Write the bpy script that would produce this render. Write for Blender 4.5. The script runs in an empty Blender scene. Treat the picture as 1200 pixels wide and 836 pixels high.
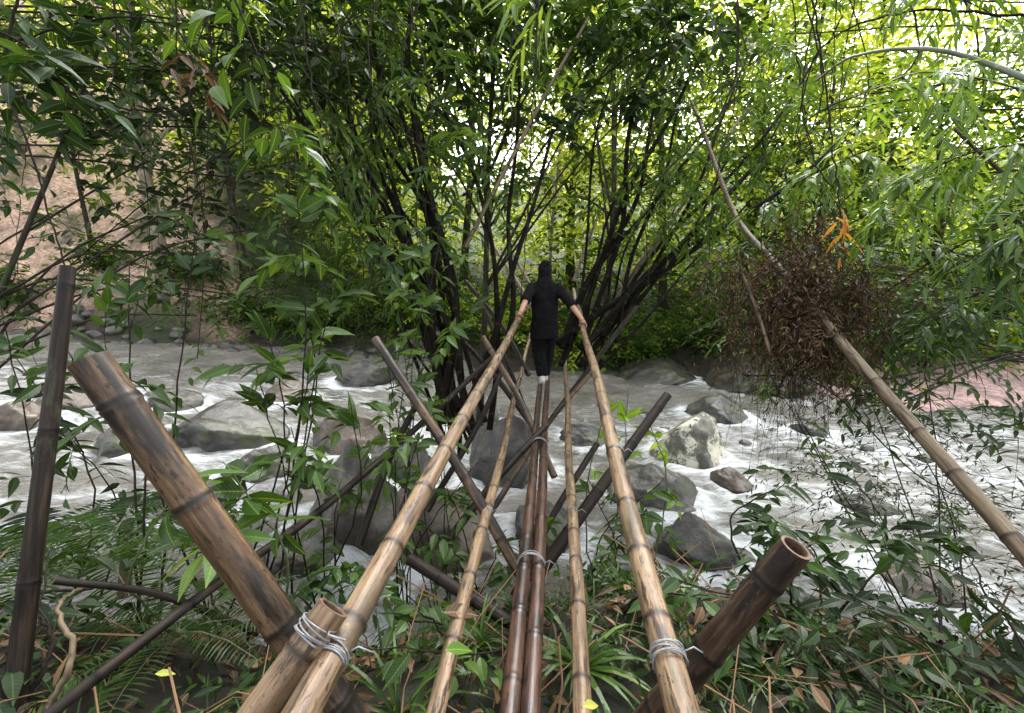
import bpy, bmesh, math, numpy as np, random
from mathutils import noise, Vector
random.seed(5); rng=np.random.default_rng(7)
S=bpy.context.scene; COL=S.collection
S.view_settings.view_transform='Standard'; S.view_settings.look='None'; S.view_settings.exposure=0
F=500.0; PIT=math.radians(9); C0=np.array([0,0,3.2])
FW=np.array([0,math.cos(PIT),-math.sin(PIT)]); UP=np.array([0,math.sin(PIT),math.cos(PIT)]); RT=np.array([1.,0,0])
def W(px,py,d): return C0+d*(FW+(px-600)/F*RT+(418-py)/F*UP)
def Gz(px,py,z):
    r=FW+(px-600)/F*RT+(418-py)/F*UP
    return C0+r*((z-3.2)/r[2])
def ss(t): t=np.clip(t,0,1); return t*t*(3-2*t)
def fb(x,y,s=1.):
    x=x*s;y=y*s
    return (np.sin(1.7*x+1.3*np.sin(.9*y+1))+np.sin(1.3*y+1.7*np.sin(1.1*x+2))+.5*np.sin(3.1*x+2.3*y+1.5*np.sin(2.1*y))+.5*np.sin(4.3*y-2.9*x))/3
def ZW(x,y):
    return .35+.5*ss((-1.1-x-.25*np.sin(y*1.3))/.7)+.06*np.clip(-x-2,0,14)-.02*np.clip(x,0,12)
def H(x,y):
    x=np.asarray(x,float);y=np.asarray(y,float)
    zw=ZW(x,y); bed=zw-.4+.08*fb(x,y,1.5)
    yn=3.0+.35*np.sin(x*.8+1)+.12*np.sin(x*2.3)
    z=bed+(1.62+.08*fb(x,y,1.2)+.1*np.clip(-x-1,0,3)-bed)*ss((yn-y)/1.9+.15)
    yf=14.6+.6*np.sin(x*.6)-4.*ss((x-7.5)/3)
    grav=ss((x-8)/2)
    sl=.28+.75*ss((-x-3-.12*y)/7)+.12*ss((x-4)/8)
    dy=y-yf
    far=zw+.1+(.55*(1-grav))*ss(dy/1.0)+sl*np.clip(dy-3.2*grav,0,80)+.25*fb(x,y,.5)*ss(dy/4)+.12*fb(x,y,1.9)*ss(dy/2)
    return np.where(dy>-.6, bed+(far-bed)*ss((dy+.6)/.6), z)
# ------------------------------------------------------------------ mesh builder
class MB:
    def __init__(s): s.v=[];s.q=[];s.t=[];s.ti=[];s.uv=[];s.qm=[];s.tm=[];s.n=0
    def add(s,v,q=None,t=None,tint=0.,uv=None,m=0):
        v=np.asarray(v,float).reshape(-1,3);k=len(v)
        s.v.append(v); s.ti.append(np.broadcast_to(np.asarray(tint,float).reshape(-1),(k,)) if np.size(tint) in(1,k) else np.zeros(k))
        s.uv.append(np.zeros((k,3)) if uv is None else np.asarray(uv,float).reshape(-1,3))
        if q is not None and len(q): q=np.asarray(q,int)+s.n; s.q.append(q); s.qm.append(np.full(len(q),m))
        if t is not None and len(t): t=np.asarray(t,int)+s.n; s.t.append(t); s.tm.append(np.full(len(t),m))
        s.n+=k
    def build(s,name,mats,parent=None,smooth=True):
        me=bpy.data.meshes.new(name); v=np.concatenate(s.v)
        q=np.concatenate(s.q) if s.q else np.zeros((0,4),int); t=np.concatenate(s.t) if s.t else np.zeros((0,3),int)
        qm=np.concatenate(s.qm) if s.qm else np.zeros(0,int); tm=np.concatenate(s.tm) if s.tm else np.zeros(0,int)
        me.vertices.add(len(v)); me.vertices.foreach_set('co',v.astype(np.float32).ravel())
        lp=np.concatenate([q.ravel(),t.ravel()]); me.loops.add(len(lp)); me.loops.foreach_set('vertex_index',lp.astype(np.int32))
        tot=np.concatenate([np.full(len(q),4),np.full(len(t),3)]); st=np.concatenate([[0],np.cumsum(tot)[:-1]])
        me.polygons.add(len(tot)); me.polygons.foreach_set('loop_start',st.astype(np.int32)); me.polygons.foreach_set('loop_total',tot.astype(np.int32))
        me.polygons.foreach_set('material_index',np.concatenate([qm,tm]).astype(np.int32))
        me.polygons.foreach_set('use_smooth',np.full(len(tot),smooth))
        a=me.attributes.new('tint','FLOAT','POINT'); a.data.foreach_set('value',np.concatenate(s.ti).astype(np.float32))
        a=me.attributes.new('buv','FLOAT_VECTOR','POINT'); a.data.foreach_set('vector',np.concatenate(s.uv).astype(np.float32).ravel())
        me.update(calc_edges=True); me.validate()
        for m in (mats if isinstance(mats,(list,tuple)) else [mats]): me.materials.append(m)
        o=bpy.data.objects.new(name,me); COL.objects.link(o)
        if parent is not None:
            o.parent=parent; o.location=-np.array(parent.location)
        return o
def tag(o,label,cat=None,group=None,kind=None):
    if label:o['label']=label
    if cat:o['category']=cat
    if group:o['group']=group
    if kind:o['kind']=kind
    return o
def empty(name,loc,label,cat,group=None):
    o=bpy.data.objects.new(name,None); o.location=tuple(float(a) for a in loc); o.empty_display_size=.1; COL.objects.link(o)
    return tag(o,label,cat,group)
def nrm(a): return a/np.maximum(np.linalg.norm(a,axis=-1,keepdims=True),1e-9)
def frames(p):
    t=nrm(np.gradient(p,axis=0)); a=np.array([0,0,1.]) if abs(t[0,2])<.9 else np.array([1.,0,0])
    n=[nrm(np.cross(t[0],a))]
    for i in range(1,len(p)):
        v=n[-1]-t[i]*np.dot(n[-1],t[i]); n.append(nrm(v))
    n=np.array(n); return t,n,np.cross(t,n)
def tube(mb,pts,rad,seg=8,m=0,tint=0.,cap=True,vs=0.):
    p=np.asarray(pts,float);k=len(p); r=np.broadcast_to(np.asarray(rad,float),(k,))
    t,n,b=frames(p); a=np.linspace(0,2*math.pi,seg,endpoint=False)
    ca,sa=np.cos(a),np.sin(a)
    v=p[:,None]+r[:,None,None]*(ca[None,:,None]*n[:,None]+sa[None,:,None]*b[:,None])
    L=np.concatenate([[0],np.cumsum(np.linalg.norm(np.diff(p,axis=0),axis=1))])+vs
    uv=np.stack([r[:,None]*ca[None],r[:,None]*sa[None],np.repeat(L[:,None],seg,1)],-1)
    i=np.arange(k-1)[:,None]*seg; j=np.arange(seg)[None]; j2=(j+1)%seg
    q=np.stack([i+j,i+j2,i+seg+j2,i+seg+j],-1).reshape(-1,4)
    ti=np.repeat(np.broadcast_to(np.asarray(tint,float),(k,)),seg)
    V=v.reshape(-1,3);U=uv.reshape(-1,3);T=None
    if cap:
        V=np.vstack([V,p[0],p[-1]]);U=np.vstack([U,[0,0,L[0]],[0,0,L[-1]]]);ti=np.concatenate([ti,ti[:1],ti[-1:]]);c0=k*seg
        j=np.arange(seg);T=np.vstack([np.stack([np.full(seg,c0),(j+1)%seg,j],1),np.stack([np.full(seg,c0+1),(k-1)*seg+j,(k-1)*seg+(j+1)%seg],1)])
    mb.add(V,q,T,ti,U,m)
def curve(ctrl,n=24):
    c=np.asarray(ctrl,float)
    if len(c)==2: return c[0]+(c[1]-c[0])*np.linspace(0,1,n)[:,None]
    c=np.vstack([2*c[0]-c[1],c,2*c[-1]-c[-2]]);out=[]
    m=max(2,n//(len(c)-3))
    for i in range(1,len(c)-2):
        t=np.linspace(0,1,m,endpoint=(i==len(c)-3))[:,None]
        out.append(.5*((2*c[i])+(-c[i-1]+c[i+1])*t+(2*c[i-1]-5*c[i]+4*c[i+1]-c[i+2])*t*t+(-c[i-1]+3*c[i]-3*c[i+1]+c[i+2])*t**3))
    return np.vstack(out)
# leaves
def leaves(mb,P,D,N,L,Wd,detail=False,curl=.15,tint=0,m=0,fold=.25):
    P=P.reshape(-1,3);D=nrm(D.reshape(-1,3));N=N.reshape(-1,3);K=len(P)
    L=np.broadcast_to(L,(K,)).reshape(K,1);Wd=np.broadcast_to(Wd,(K,)).reshape(K,1)
    X=nrm(np.cross(D,N));Z=np.cross(X,D); tint=np.broadcast_to(np.asarray(tint,float).reshape(-1),(K,))
    if not detail:
        v=np.stack([P,P+D*L*.45+X*Wd*.5+Z*Wd*.12,P+D*L-Z*L*curl,P+D*L*.45-X*Wd*.5+Z*Wd*.12],1)
        i=np.arange(K)[:,None]*4
        t=np.concatenate([i+[[0,1,2]],i+[[0,2,3]]])
        uv=np.tile(np.array([[0,0,0],[1,.45,0],[0,1,0],[-1,.45,0]]),(K,1))
        mb.add(v,None,t,np.repeat(tint,4),uv,m);return
    ts=np.array([0,.12,.32,.55,.8,1.]);ws=np.array([.05,.55,1,.9,.45,.02]);R=6
    vs=[];uv=[]
    for t,w in zip(ts,ws):
        for s in(-1,0,1):
            vs.append(P+D*L*t+X*Wd*.5*w*s+Z*(abs(s)*w*Wd*.5*fold-curl*L*t*t)); uv.append([s*w,t,s])
    v=np.stack(vs,1);k=R*3;i=np.arange(K)[:,None]*k;q=[]
    for r in range(R-1):
        for c in range(2): q.append(i+[[r*3+c,r*3+c+1,r*3+c+4,r*3+c+3]])
    mb.add(v,np.concatenate(q),None,np.repeat(tint,k),np.tile(np.array(uv,float),(K,1)),m)
def sprays(mb,P,D,L,M,ll,lw,ang=.9,droop=.3,detail=False,tmul=1.,m=0,mt=1,tr=.004,fern=False,jit=.35,curl=.15,tb=.5):
    P=np.asarray(P,float).reshape(-1,3);K=len(P);D=nrm(np.asarray(D,float).reshape(-1,3)+1e-6);L=np.broadcast_to(np.asarray(L,float),(K,))
    z=np.array([0,0,1.]);sd=nrm(np.cross(D,z));un=np.cross(sd,D)
    t=np.linspace(.05 if fern else .15,1,M)
    tt=t[None,:,None];Lk=L[:,None,None]
    pos=P[:,None]+D[:,None]*Lk*tt-z*droop*Lk*tt**2
    tan=nrm(D[:,None]-z*2*droop*tt)
    s=np.where(np.arange(M)%2==0,1.,-1.)[None,:,None]
    a=np.full(M,ang);a[-1]=0;a=a[None,:,None]
    ld=tan*np.cos(a)+s*sd[:,None]*np.sin(a)+rng.normal(0,jit*(.25 if fern else 1),(K,M,3))*.6
    nn=un[:,None]+rng.normal(0,jit*(.3 if fern else 1),(K,M,3))
    sc=np.sin(np.pi*(.08+.86*t))**.7 if fern else .75+.25*np.sin(np.pi*t)
    l=ll*sc[None]*(np.ones((K,M)) if fern else rng.uniform(.6,1.2,(K,M)))
    w=lw*(np.ones((1,M)) if fern else sc[None])*np.ones((K,M))
    ti=np.clip(np.asarray(tb,float).reshape(-1,1)+rng.normal(0,.16,(K,1))+rng.normal(0,.14,(K,M)),0,1)*tmul
    leaves(mb,pos,ld,nn,l.reshape(-1),w.reshape(-1),detail,curl,ti.reshape(-1),m)
    if tr>0:
        rs=4;u=np.linspace(0,1,rs)[None,:,None];p=P[:,None]+D[:,None]*Lk*u-z*droop*Lk*u**2
        r=(tr*(1-.7*np.linspace(0,1,rs)))[None,:,None,None];an=np.array([0,2.09,4.19])
        v=p[:,:,None]+r*(np.cos(an)[None,None,:,None]*sd[:,None,None]+np.sin(an)[None,None,:,None]*un[:,None,None])
        i=(np.arange(K)*rs*3)[:,None,None]+(np.arange(rs-1)*3)[None,:,None];j=np.arange(3)[None,None];j2=(j+1)%3
        q=np.stack([i+j,i+j2,i+3+j2,i+3+j],-1).reshape(-1,4)
        mb.add(v,q,None,.5,None,mt)
def rdir(K,up=0.):
    d=rng.normal(0,1,(K,3));d[:,2]=d[:,2]*.5+up;return nrm(d)
# ------------------------------------------------------------------ materials
def newmat(n):
    m=bpy.data.materials.new(n);m.use_nodes=True;nt=m.node_tree;nt.nodes.clear();return m,nt,nt.nodes,nt.links
def nd(ns,t,**k):
    n=ns.new(t)
    for a,b in k.items():
        if a in n.inputs: n.inputs[a].default_value=b
        else: setattr(n,a,b)
    return n
def ramp(ns,stops):
    r=ns.new('ShaderNodeValToRGB');e=r.color_ramp.elements
    while len(e)<len(stops):e.new(.5)
    for x,(p,c) in zip(e,stops): x.position=p;x.color=(*c,1) if len(c)==3 else c
    return r
def leafmat(name,cols,trans=.4,rough=.42,tm=1.6,rib=True,spec=.4):
    m,nt,ns,ln=newmat(name);out=nd(ns,'ShaderNodeOutputMaterial')
    at=nd(ns,'ShaderNodeAttribute',attribute_name='tint')
    r=ramp(ns,[(i/(len(cols)-1),c) for i,c in enumerate(cols)]);ln.new(at.outputs['Fac'],r.inputs[0]);col=r.outputs[0]
    if rib:
        uv=nd(ns,'ShaderNodeAttribute',attribute_name='buv');sx=nd(ns,'ShaderNodeSeparateXYZ');ln.new(uv.outputs['Vector'],sx.inputs[0])
        ab=nd(ns,'ShaderNodeMath',operation='ABSOLUTE');ln.new(sx.outputs[0],ab.inputs[0])
        mr=nd(ns,'ShaderNodeMapRange');mr.inputs['From Min'].default_value=.03;mr.inputs['From Max'].default_value=.12;mr.inputs['To Min'].default_value=.45;mr.inputs['To Max'].default_value=0;ln.new(ab.outputs[0],mr.inputs[0])
        s2=nd(ns,'ShaderNodeMath',operation='MULTIPLY_ADD');ln.new(sx.outputs[1],s2.inputs[0]);s2.inputs[1].default_value=60
        s3=nd(ns,'ShaderNodeMath',operation='MULTIPLY');ln.new(ab.outputs[0],s3.inputs[0]);s3.inputs[1].default_value=-12;ln.new(s3.outputs[0],s2.inputs[2])
        sn=nd(ns,'ShaderNodeMath',operation='SINE');ln.new(s2.outputs[0],sn.inputs[0])
        mv=nd(ns,'ShaderNodeMath',operation='MULTIPLY_ADD');ln.new(sn.outputs[0],mv.inputs[0]);mv.inputs[1].default_value=.09;ln.new(mr.outputs[0],mv.inputs[2])
        mx=nd(ns,'ShaderNodeMix',data_type='RGBA');ln.new(mv.outputs[0],mx.inputs[0]);ln.new(col,mx.inputs[6]);mx.inputs[7].default_value=(cols[-1][0]*1.5,cols[-1][1]*1.4,cols[-1][2]*1.5,1);col=mx.outputs[2]
        p=nd(ns,'ShaderNodeBsdfPrincipled',Roughness=rough);p.inputs['Specular IOR Level'].default_value=spec
        ln.new(col,p.inputs['Base Color'])
    else:
        p=nd(ns,'ShaderNodeBsdfDiffuse');ln.new(col,p.inputs[0])
    tr=nd(ns,'ShaderNodeBsdfTranslucent');g=nd(ns,'ShaderNodeMix',data_type='RGBA',blend_type='MULTIPLY');g.inputs[0].default_value=1;ln.new(col,g.inputs[6]);g.inputs[7].default_value=(tm*1.15,tm,tm*.45,1);ln.new(g.outputs[2],tr.inputs[0])
    mi=nd(ns,'ShaderNodeMixShader');mi.inputs[0].default_value=trans;ln.new(p.outputs[0],mi.inputs[1]);ln.new(tr.outputs[0],mi.inputs[2]);ln.new(mi.outputs[0],out.inputs[0]);return m
def noisemat(name,cols,scale=(4,4,4),rough=.7,bump=.4,coord='Object',detail=6,spots=None,attr=None,bs=None,pos=(.3,.7),spec=.5):
    m,nt,ns,ln=newmat(name);out=nd(ns,'ShaderNodeOutputMaterial');p=nd(ns,'ShaderNodeBsdfPrincipled',Roughness=rough);p.inputs['Specular IOR Level'].default_value=spec
    if coord=='buv': tc=nd(ns,'ShaderNodeAttribute',attribute_name='buv');src=tc.outputs['Vector']
    else: tc=nd(ns,'ShaderNodeTexCoord');src=tc.outputs['Object']
    mp=nd(ns,'ShaderNodeMapping');mp.inputs['Scale'].default_value=scale;ln.new(src,mp.inputs[0])
    n=nd(ns,'ShaderNodeTexNoise',Scale=1.,Detail=detail,Roughness=.65);ln.new(mp.outputs[0],n.inputs[0])
    k=len(cols);r=ramp(ns,[(pos[0]+(pos[1]-pos[0])*i/(k-1),c) for i,c in enumerate(cols)]);ln.new(n.outputs[0],r.inputs[0]);col=r.outputs[0]
    if spots:
        for sc,lo,hi,c in (spots if isinstance(spots[0][0],tuple) else [spots]):
            mp2=nd(ns,'ShaderNodeMapping');mp2.inputs['Scale'].default_value=sc;ln.new(src,mp2.inputs[0])
            n2=nd(ns,'ShaderNodeTexNoise',Scale=1.,Detail=7,Roughness=.65);ln.new(mp2.outputs[0],n2.inputs[0])
            r2=ramp(ns,[(lo,(0,0,0)),(hi,(1,1,1))]);ln.new(n2.outputs[0],r2.inputs[0])
            mx=nd(ns,'ShaderNodeMix',data_type='RGBA');ln.new(r2.outputs[0],mx.inputs[0]);ln.new(col,mx.inputs[6]);mx.inputs[7].default_value=(*c,1);col=mx.outputs[2]
    if attr:
        at=nd(ns,'ShaderNodeAttribute',attribute_name='tint');mx=nd(ns,'ShaderNodeMix',data_type='RGBA');ln.new(at.outputs['Fac'],mx.inputs[0]);ln.new(col,mx.inputs[6]);mx.inputs[7].default_value=(*attr,1);col=mx.outputs[2]
    ln.new(col,p.inputs['Base Color'])
    b=nd(ns,'ShaderNodeBump',Strength=bump,Distance=.02 if bs is None else bs);ln.new(n.outputs[0],b.inputs['Height']);ln.new(b.outputs[0],p.inputs['Normal'])
    ln.new(p.outputs[0],out.inputs[0]);return m
M={}
M['leaf_dark']=leafmat('glossy_dark_leaf',[(.004,.011,.003),(.011,.029,.007),(.026,.062,.012),(.06,.115,.023)],.35,.45,spec=.28)
M['leaf_mid']=leafmat('mid_green_leaf',[(.012,.03,.006),(.03,.072,.012),(.065,.13,.02),(.125,.21,.032)],.42,.42)
M['leaf_bright']=leafmat('bright_leaf',[(.04,.09,.01),(.075,.16,.016),(.13,.24,.026),(.22,.34,.045)],.45,.45)
M['leaf_far']=leafmat('far_leaf',[(.02,.05,.007),(.08,.155,.017),(.23,.32,.042),(.46,.53,.14)],.55,.6,rib=False,tm=1.95)  # pale end of the ramp puts haze and sunlight into the distant leaf colour
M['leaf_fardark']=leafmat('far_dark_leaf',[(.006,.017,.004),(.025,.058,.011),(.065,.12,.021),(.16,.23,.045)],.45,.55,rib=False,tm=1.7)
M['leaf_brown']=leafmat('dead_leaf',[(.02,.012,.007),(.05,.03,.015),(.11,.065,.03),(.26,.16,.075)],.2,.7)
M['leaf_orange']=leafmat('orange_leaf',[(.22,.10,.02),(.36,.17,.03),(.45,.24,.05)],.35,.6)
M['leaf_yellow']=leafmat('yellow_leaf',[(.3,.34,.05),(.42,.45,.09)],.3,.6)
M['twig']=noisemat('twig_bark',[(.007,.005,.004),(.026,.02,.014)],(30,30,30),.85,.2,spec=.15)
M['tangle']=noisemat('dark_rootlet',[(.009,.006,.004),(.035,.022,.013)],(12,12,12),.9,.2,spec=.1)
M['stem_green']=noisemat('green_stem',[(.04,.06,.02),(.09,.11,.04)],(30,30,30),.5,.2)
M['bark']=noisemat('dark_bark',[(.008,.006,.005),(.028,.022,.016),(.065,.055,.042)],(14,14,4),.9,.8,'buv',spots=((3,3,1.2),.55,.62,(.03,.05,.016)),spec=.2)
M['bark_pale']=noisemat('pale_bark',[(.08,.06,.045),(.18,.145,.11),(.30,.25,.2)],(8,8,3),.85,.8,'buv',spots=((2,2,1.2),.56,.62,(.06,.08,.03)),spec=.2)
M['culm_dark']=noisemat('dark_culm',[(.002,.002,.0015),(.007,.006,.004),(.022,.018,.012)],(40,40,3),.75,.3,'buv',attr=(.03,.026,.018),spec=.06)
M['culm_brown']=noisemat('brown_culm',[(.04,.028,.018),(.11,.08,.048),(.19,.145,.09)],(40,40,3),.6,.3,'buv',attr=(.02,.014,.01),spots=((25,25,2.5),.53,.6,(.02,.015,.01)),spec=.3)
M['culm_green']=noisemat('grey_green_culm',[(.05,.06,.04),(.12,.14,.10),(.2,.22,.17)],(40,40,3),.5,.2,'buv',attr=(.25,.25,.2),spec=.3)
M['bam_tan']=noisemat('weathered_tan_bamboo',[(.05,.031,.017),(.155,.10,.056),(.28,.20,.12)],(60,60,3.5),.48,.6,'buv',attr=(.018,.01,.006),spots=(((38,38,6),.53,.6,(.032,.02,.012)),((10,10,2.2),.53,.66,(.062,.045,.026)),((120,120,60),.6,.66,(.018,.013,.009))),bs=.004,spec=.35)
M['bam_thick']=noisemat('burnt_brown_bamboo',[(.015,.009,.006),(.085,.05,.027),(.19,.125,.07)],(45,45,2.6),.45,.5,'buv',attr=(.007,.005,.003),spots=(((14,14,2.2),.46,.56,(.010,.007,.005)),((90,90,30),.56,.64,(.012,.008,.006)),((7,7,3),.6,.7,(.06,.06,.035))),bs=.004,spec=.35)
M['bam_red']=noisemat('dark_red_bamboo',[(.018,.008,.006),(.055,.026,.017),(.105,.056,.037)],(60,60,3.5),.36,.5,'buv',attr=(.008,.004,.003),spots=(((20,20,4),.5,.6,(.012,.007,.005)),((90,90,40),.58,.66,(.015,.01,.007))),bs=.004,spec=.4)
M['bam_stub']=noisemat('dark_stub_bamboo',[(.008,.005,.004),(.035,.02,.013),(.085,.055,.036)],(60,60,3.5),.45,.5,'buv',attr=(.006,.004,.003),spots=(((20,20,4),.5,.6,(.010,.006,.005)),((60,60,20),.6,.68,(.09,.085,.06))),bs=.004,spec=.35)
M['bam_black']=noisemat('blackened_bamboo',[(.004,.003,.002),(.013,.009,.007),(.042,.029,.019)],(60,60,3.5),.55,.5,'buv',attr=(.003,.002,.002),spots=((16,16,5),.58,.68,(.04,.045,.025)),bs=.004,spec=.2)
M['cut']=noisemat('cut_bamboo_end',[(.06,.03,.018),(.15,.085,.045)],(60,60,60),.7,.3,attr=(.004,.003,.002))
M['wire']=noisemat('grey_wire',[(.10,.105,.11),(.24,.25,.26)],(60,60,60),.5,.1)
M['rock']=noisemat('wet_dark_rock',[(.012,.012,.012),(.04,.038,.034),(.11,.10,.085)],(3.5,3.5,3.5),.28,.9,spots=((2.2,2.2,2.2),.54,.64,(.04,.055,.016)),detail=10,bs=.05)
M['rock_grey']=noisemat('wet_grey_slab',[(.025,.024,.022),(.08,.074,.064),(.2,.185,.16)],(3,3,3),.28,.9,spots=((2.2,2.2,2.2),.57,.66,(.05,.06,.02)),detail=10,bs=.05)
M['rock_brown']=noisemat('wet_brown_rock',[(.03,.024,.018),(.085,.066,.05),(.19,.15,.12)],(3,3,3),.35,.9,detail=10,bs=.05)
M['rock_pale']=noisemat('lichen_rock',[(.05,.052,.04),(.12,.12,.095),(.24,.235,.19)],(4,4,4),.7,.8,spots=(((2.6,2.6,2.6),.47,.53,(.55,.53,.43)),((10,10,10),.58,.63,(.07,.08,.04))),detail=10,bs=.04)
M['cloth']=noisemat('black_cloth',[(.003,.003,.0035),(.007,.007,.008)],(9,9,9),.9,.6,bs=.03,spec=.15)
M['scarf']=noisemat('black_scarf',[(.003,.003,.0035),(.009,.009,.01)],(14,14,14),.85,.6,bs=.02,spec=.15)
M['skin']=noisemat('skin',[(.36,.19,.12),(.46,.26,.17)],(12,12,12),.5,.1)
M['shoe']=noisemat('white_shoe_sole',[(.5,.48,.45),(.75,.73,.7)],(20,20,20),.6,.1)
# terrain + water
def terrmat():
    m,nt,ns,ln=newmat('forest_floor');out=nd(ns,'ShaderNodeOutputMaterial');p=nd(ns,'ShaderNodeBsdfPrincipled',Roughness=.85)
    at=nd(ns,'ShaderNodeAttribute',attribute_name='buv');tc=nd(ns,'ShaderNodeTexCoord')
    n=nd(ns,'ShaderNodeTexNoise',Scale=2.2,Detail=12,Roughness=.8);ln.new(tc.outputs['Object'],n.inputs[0])
    r=ramp(ns,[(.3,(.2,.2,.2)),(.5,(.9,.9,.9)),(.7,(2.,1.9,1.8))]);ln.new(n.outputs[0],r.inputs[0])
    v=nd(ns,'ShaderNodeTexVoronoi',Scale=9.);ln.new(tc.outputs['Object'],v.inputs[0])
    mx=nd(ns,'ShaderNodeMix',data_type='RGBA',blend_type='MULTIPLY');mx.inputs[0].default_value=1;ln.new(at.outputs['Vector'],mx.inputs[6]);ln.new(r.outputs[0],mx.inputs[7])
    hs=nd(ns,'ShaderNodeMapRange');ln.new(v.outputs['Distance'],hs.inputs[0]);hs.inputs['To Min'].default_value=1.15;hs.inputs['To Max'].default_value=.5
    m2=nd(ns,'ShaderNodeMix',data_type='RGBA',blend_type='MULTIPLY');m2.inputs[0].default_value=1;ln.new(mx.outputs[2],m2.inputs[6]);ln.new(hs.outputs[0],m2.inputs[7])
    ln.new(m2.outputs[2],p.inputs['Base Color']);b=nd(ns,'ShaderNodeBump',Strength=1.,Distance=.15);ln.new(n.outputs[0],b.inputs['Height']);ln.new(b.outputs[0],p.inputs['Normal']);ln.new(p.outputs[0],out.inputs[0]);return m
def watermat():
    m,nt,ns,ln=newmat('rapid_water');out=nd(ns,'ShaderNodeOutputMaterial')
    tc=nd(ns,'ShaderNodeTexCoord');mp=nd(ns,'ShaderNodeMapping');mp.inputs['Scale'].default_value=(1.0,2.6,1.5);mp.inputs['Rotation'].default_value=(0,0,.35);ln.new(tc.outputs['Object'],mp.inputs[0])
    n=nd(ns,'ShaderNodeTexNoise',Scale=1.5,Detail=11,Roughness=.78,Distortion=.5);ln.new(mp.outputs[0],n.inputs[0])
    at=nd(ns,'ShaderNodeAttribute',attribute_name='tint')
    ad=nd(ns,'ShaderNodeMath',operation='ADD');ln.new(n.outputs[0],ad.inputs[0]);ln.new(at.outputs['Fac'],ad.inputs[1])
    r=ramp(ns,[(.52,(0,0,0)),(.63,(.35,.35,.35)),(.76,(1,1,1))]);ln.new(ad.outputs[0],r.inputs[0])
    n2=nd(ns,'ShaderNodeTexNoise',Scale=.9,Detail=5);ln.new(tc.outputs['Object'],n2.inputs[0]);rc=ramp(ns,[(.35,(.11,.104,.09)),(.65,(.24,.23,.205))]);ln.new(n2.outputs[0],rc.inputs[0])  # silvery base colour paints in the sky reflection that the canopy blocks
    p=nd(ns,'ShaderNodeBsdfPrincipled',Roughness=.13,IOR=1.45);ln.new(rc.outputs[0],p.inputs['Base Color'])
    f=nd(ns,'ShaderNodeBsdfPrincipled',Roughness=.6);f.inputs['Base Color'].default_value=(.78,.82,.86,1)
    n3=nd(ns,'ShaderNodeTexNoise',Scale=7.,Detail=6,Distortion=.5);ln.new(mp.outputs[0],n3.inputs[0])
    b=nd(ns,'ShaderNodeBump',Strength=.8,Distance=.08);ln.new(n3.outputs[0],b.inputs['Height'])
    b2=nd(ns,'ShaderNodeBump',Strength=.8,Distance=.14);ln.new(n.outputs[0],b2.inputs['Height']);ln.new(b.outputs[0],b2.inputs['Normal'])
    ln.new(b2.outputs[0],p.inputs['Normal']);ln.new(b2.outputs[0],f.inputs['Normal'])
    mi=nd(ns,'ShaderNodeMixShader');ln.new(r.outputs[0],mi.inputs[0]);ln.new(p.outputs[0],mi.inputs[1]);ln.new(f.outputs[0],mi.inputs[2]);ln.new(mi.outputs[0],out.inputs[0]);return m
def grid(xs,ys,zf):
    X,Y=np.meshgrid(xs,ys);Z=zf(X,Y);nx=len(xs);ny=len(ys)
    i=np.arange(ny-1)[:,None]*nx+np.arange(nx-1)[None];q=np.stack([i,i+1,i+nx+1,i+nx],-1).reshape(-1,4)
    return X,Y,Z,q
u=np.linspace(-1,1,340);xs=np.sign(u)*(np.abs(u)*16+np.abs(u)**4*134)
ys=np.concatenate([np.linspace(-60,-2,12),np.linspace(-1.8,5,90),np.linspace(5.1,26,170),np.linspace(26.4,150,110)])
X,Y,Z,q=grid(xs,ys,H)
base=np.array([.04,.031,.02]);tan=np.array([.62,.43,.33]);pink=np.array([.62,.42,.40]);green=np.array([.045,.07,.018])  # pink: reddish gravel with a pale sheen painted into its colour
kt=ss((-X/np.maximum(Y,1)-.56+.10*fb(X,Y,.6))/.2)*ss((Y-14.3)/1)*(1-.75*ss(fb(X+9,Y,1.1)));kp=ss((X-7.5)/2)*ss((Y-9.5)/1)*(1-ss((Y-15)/2));kg=np.clip(ss(fb(X,Y,.8)+.2)*.7+ss((Y-15)/3),0,1)*(1-kt)*(1-kp)
Cc=base+(tan-base)*kt[...,None];Cc=Cc+(pink-Cc)*kp[...,None];Cc=Cc+(green-Cc)*kg[...,None]
mb=MB();mb.add(np.stack([X,Y,Z],-1),q,None,0.,Cc);tag(mb.build('ground',terrmat()),None,kind='structure')
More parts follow.
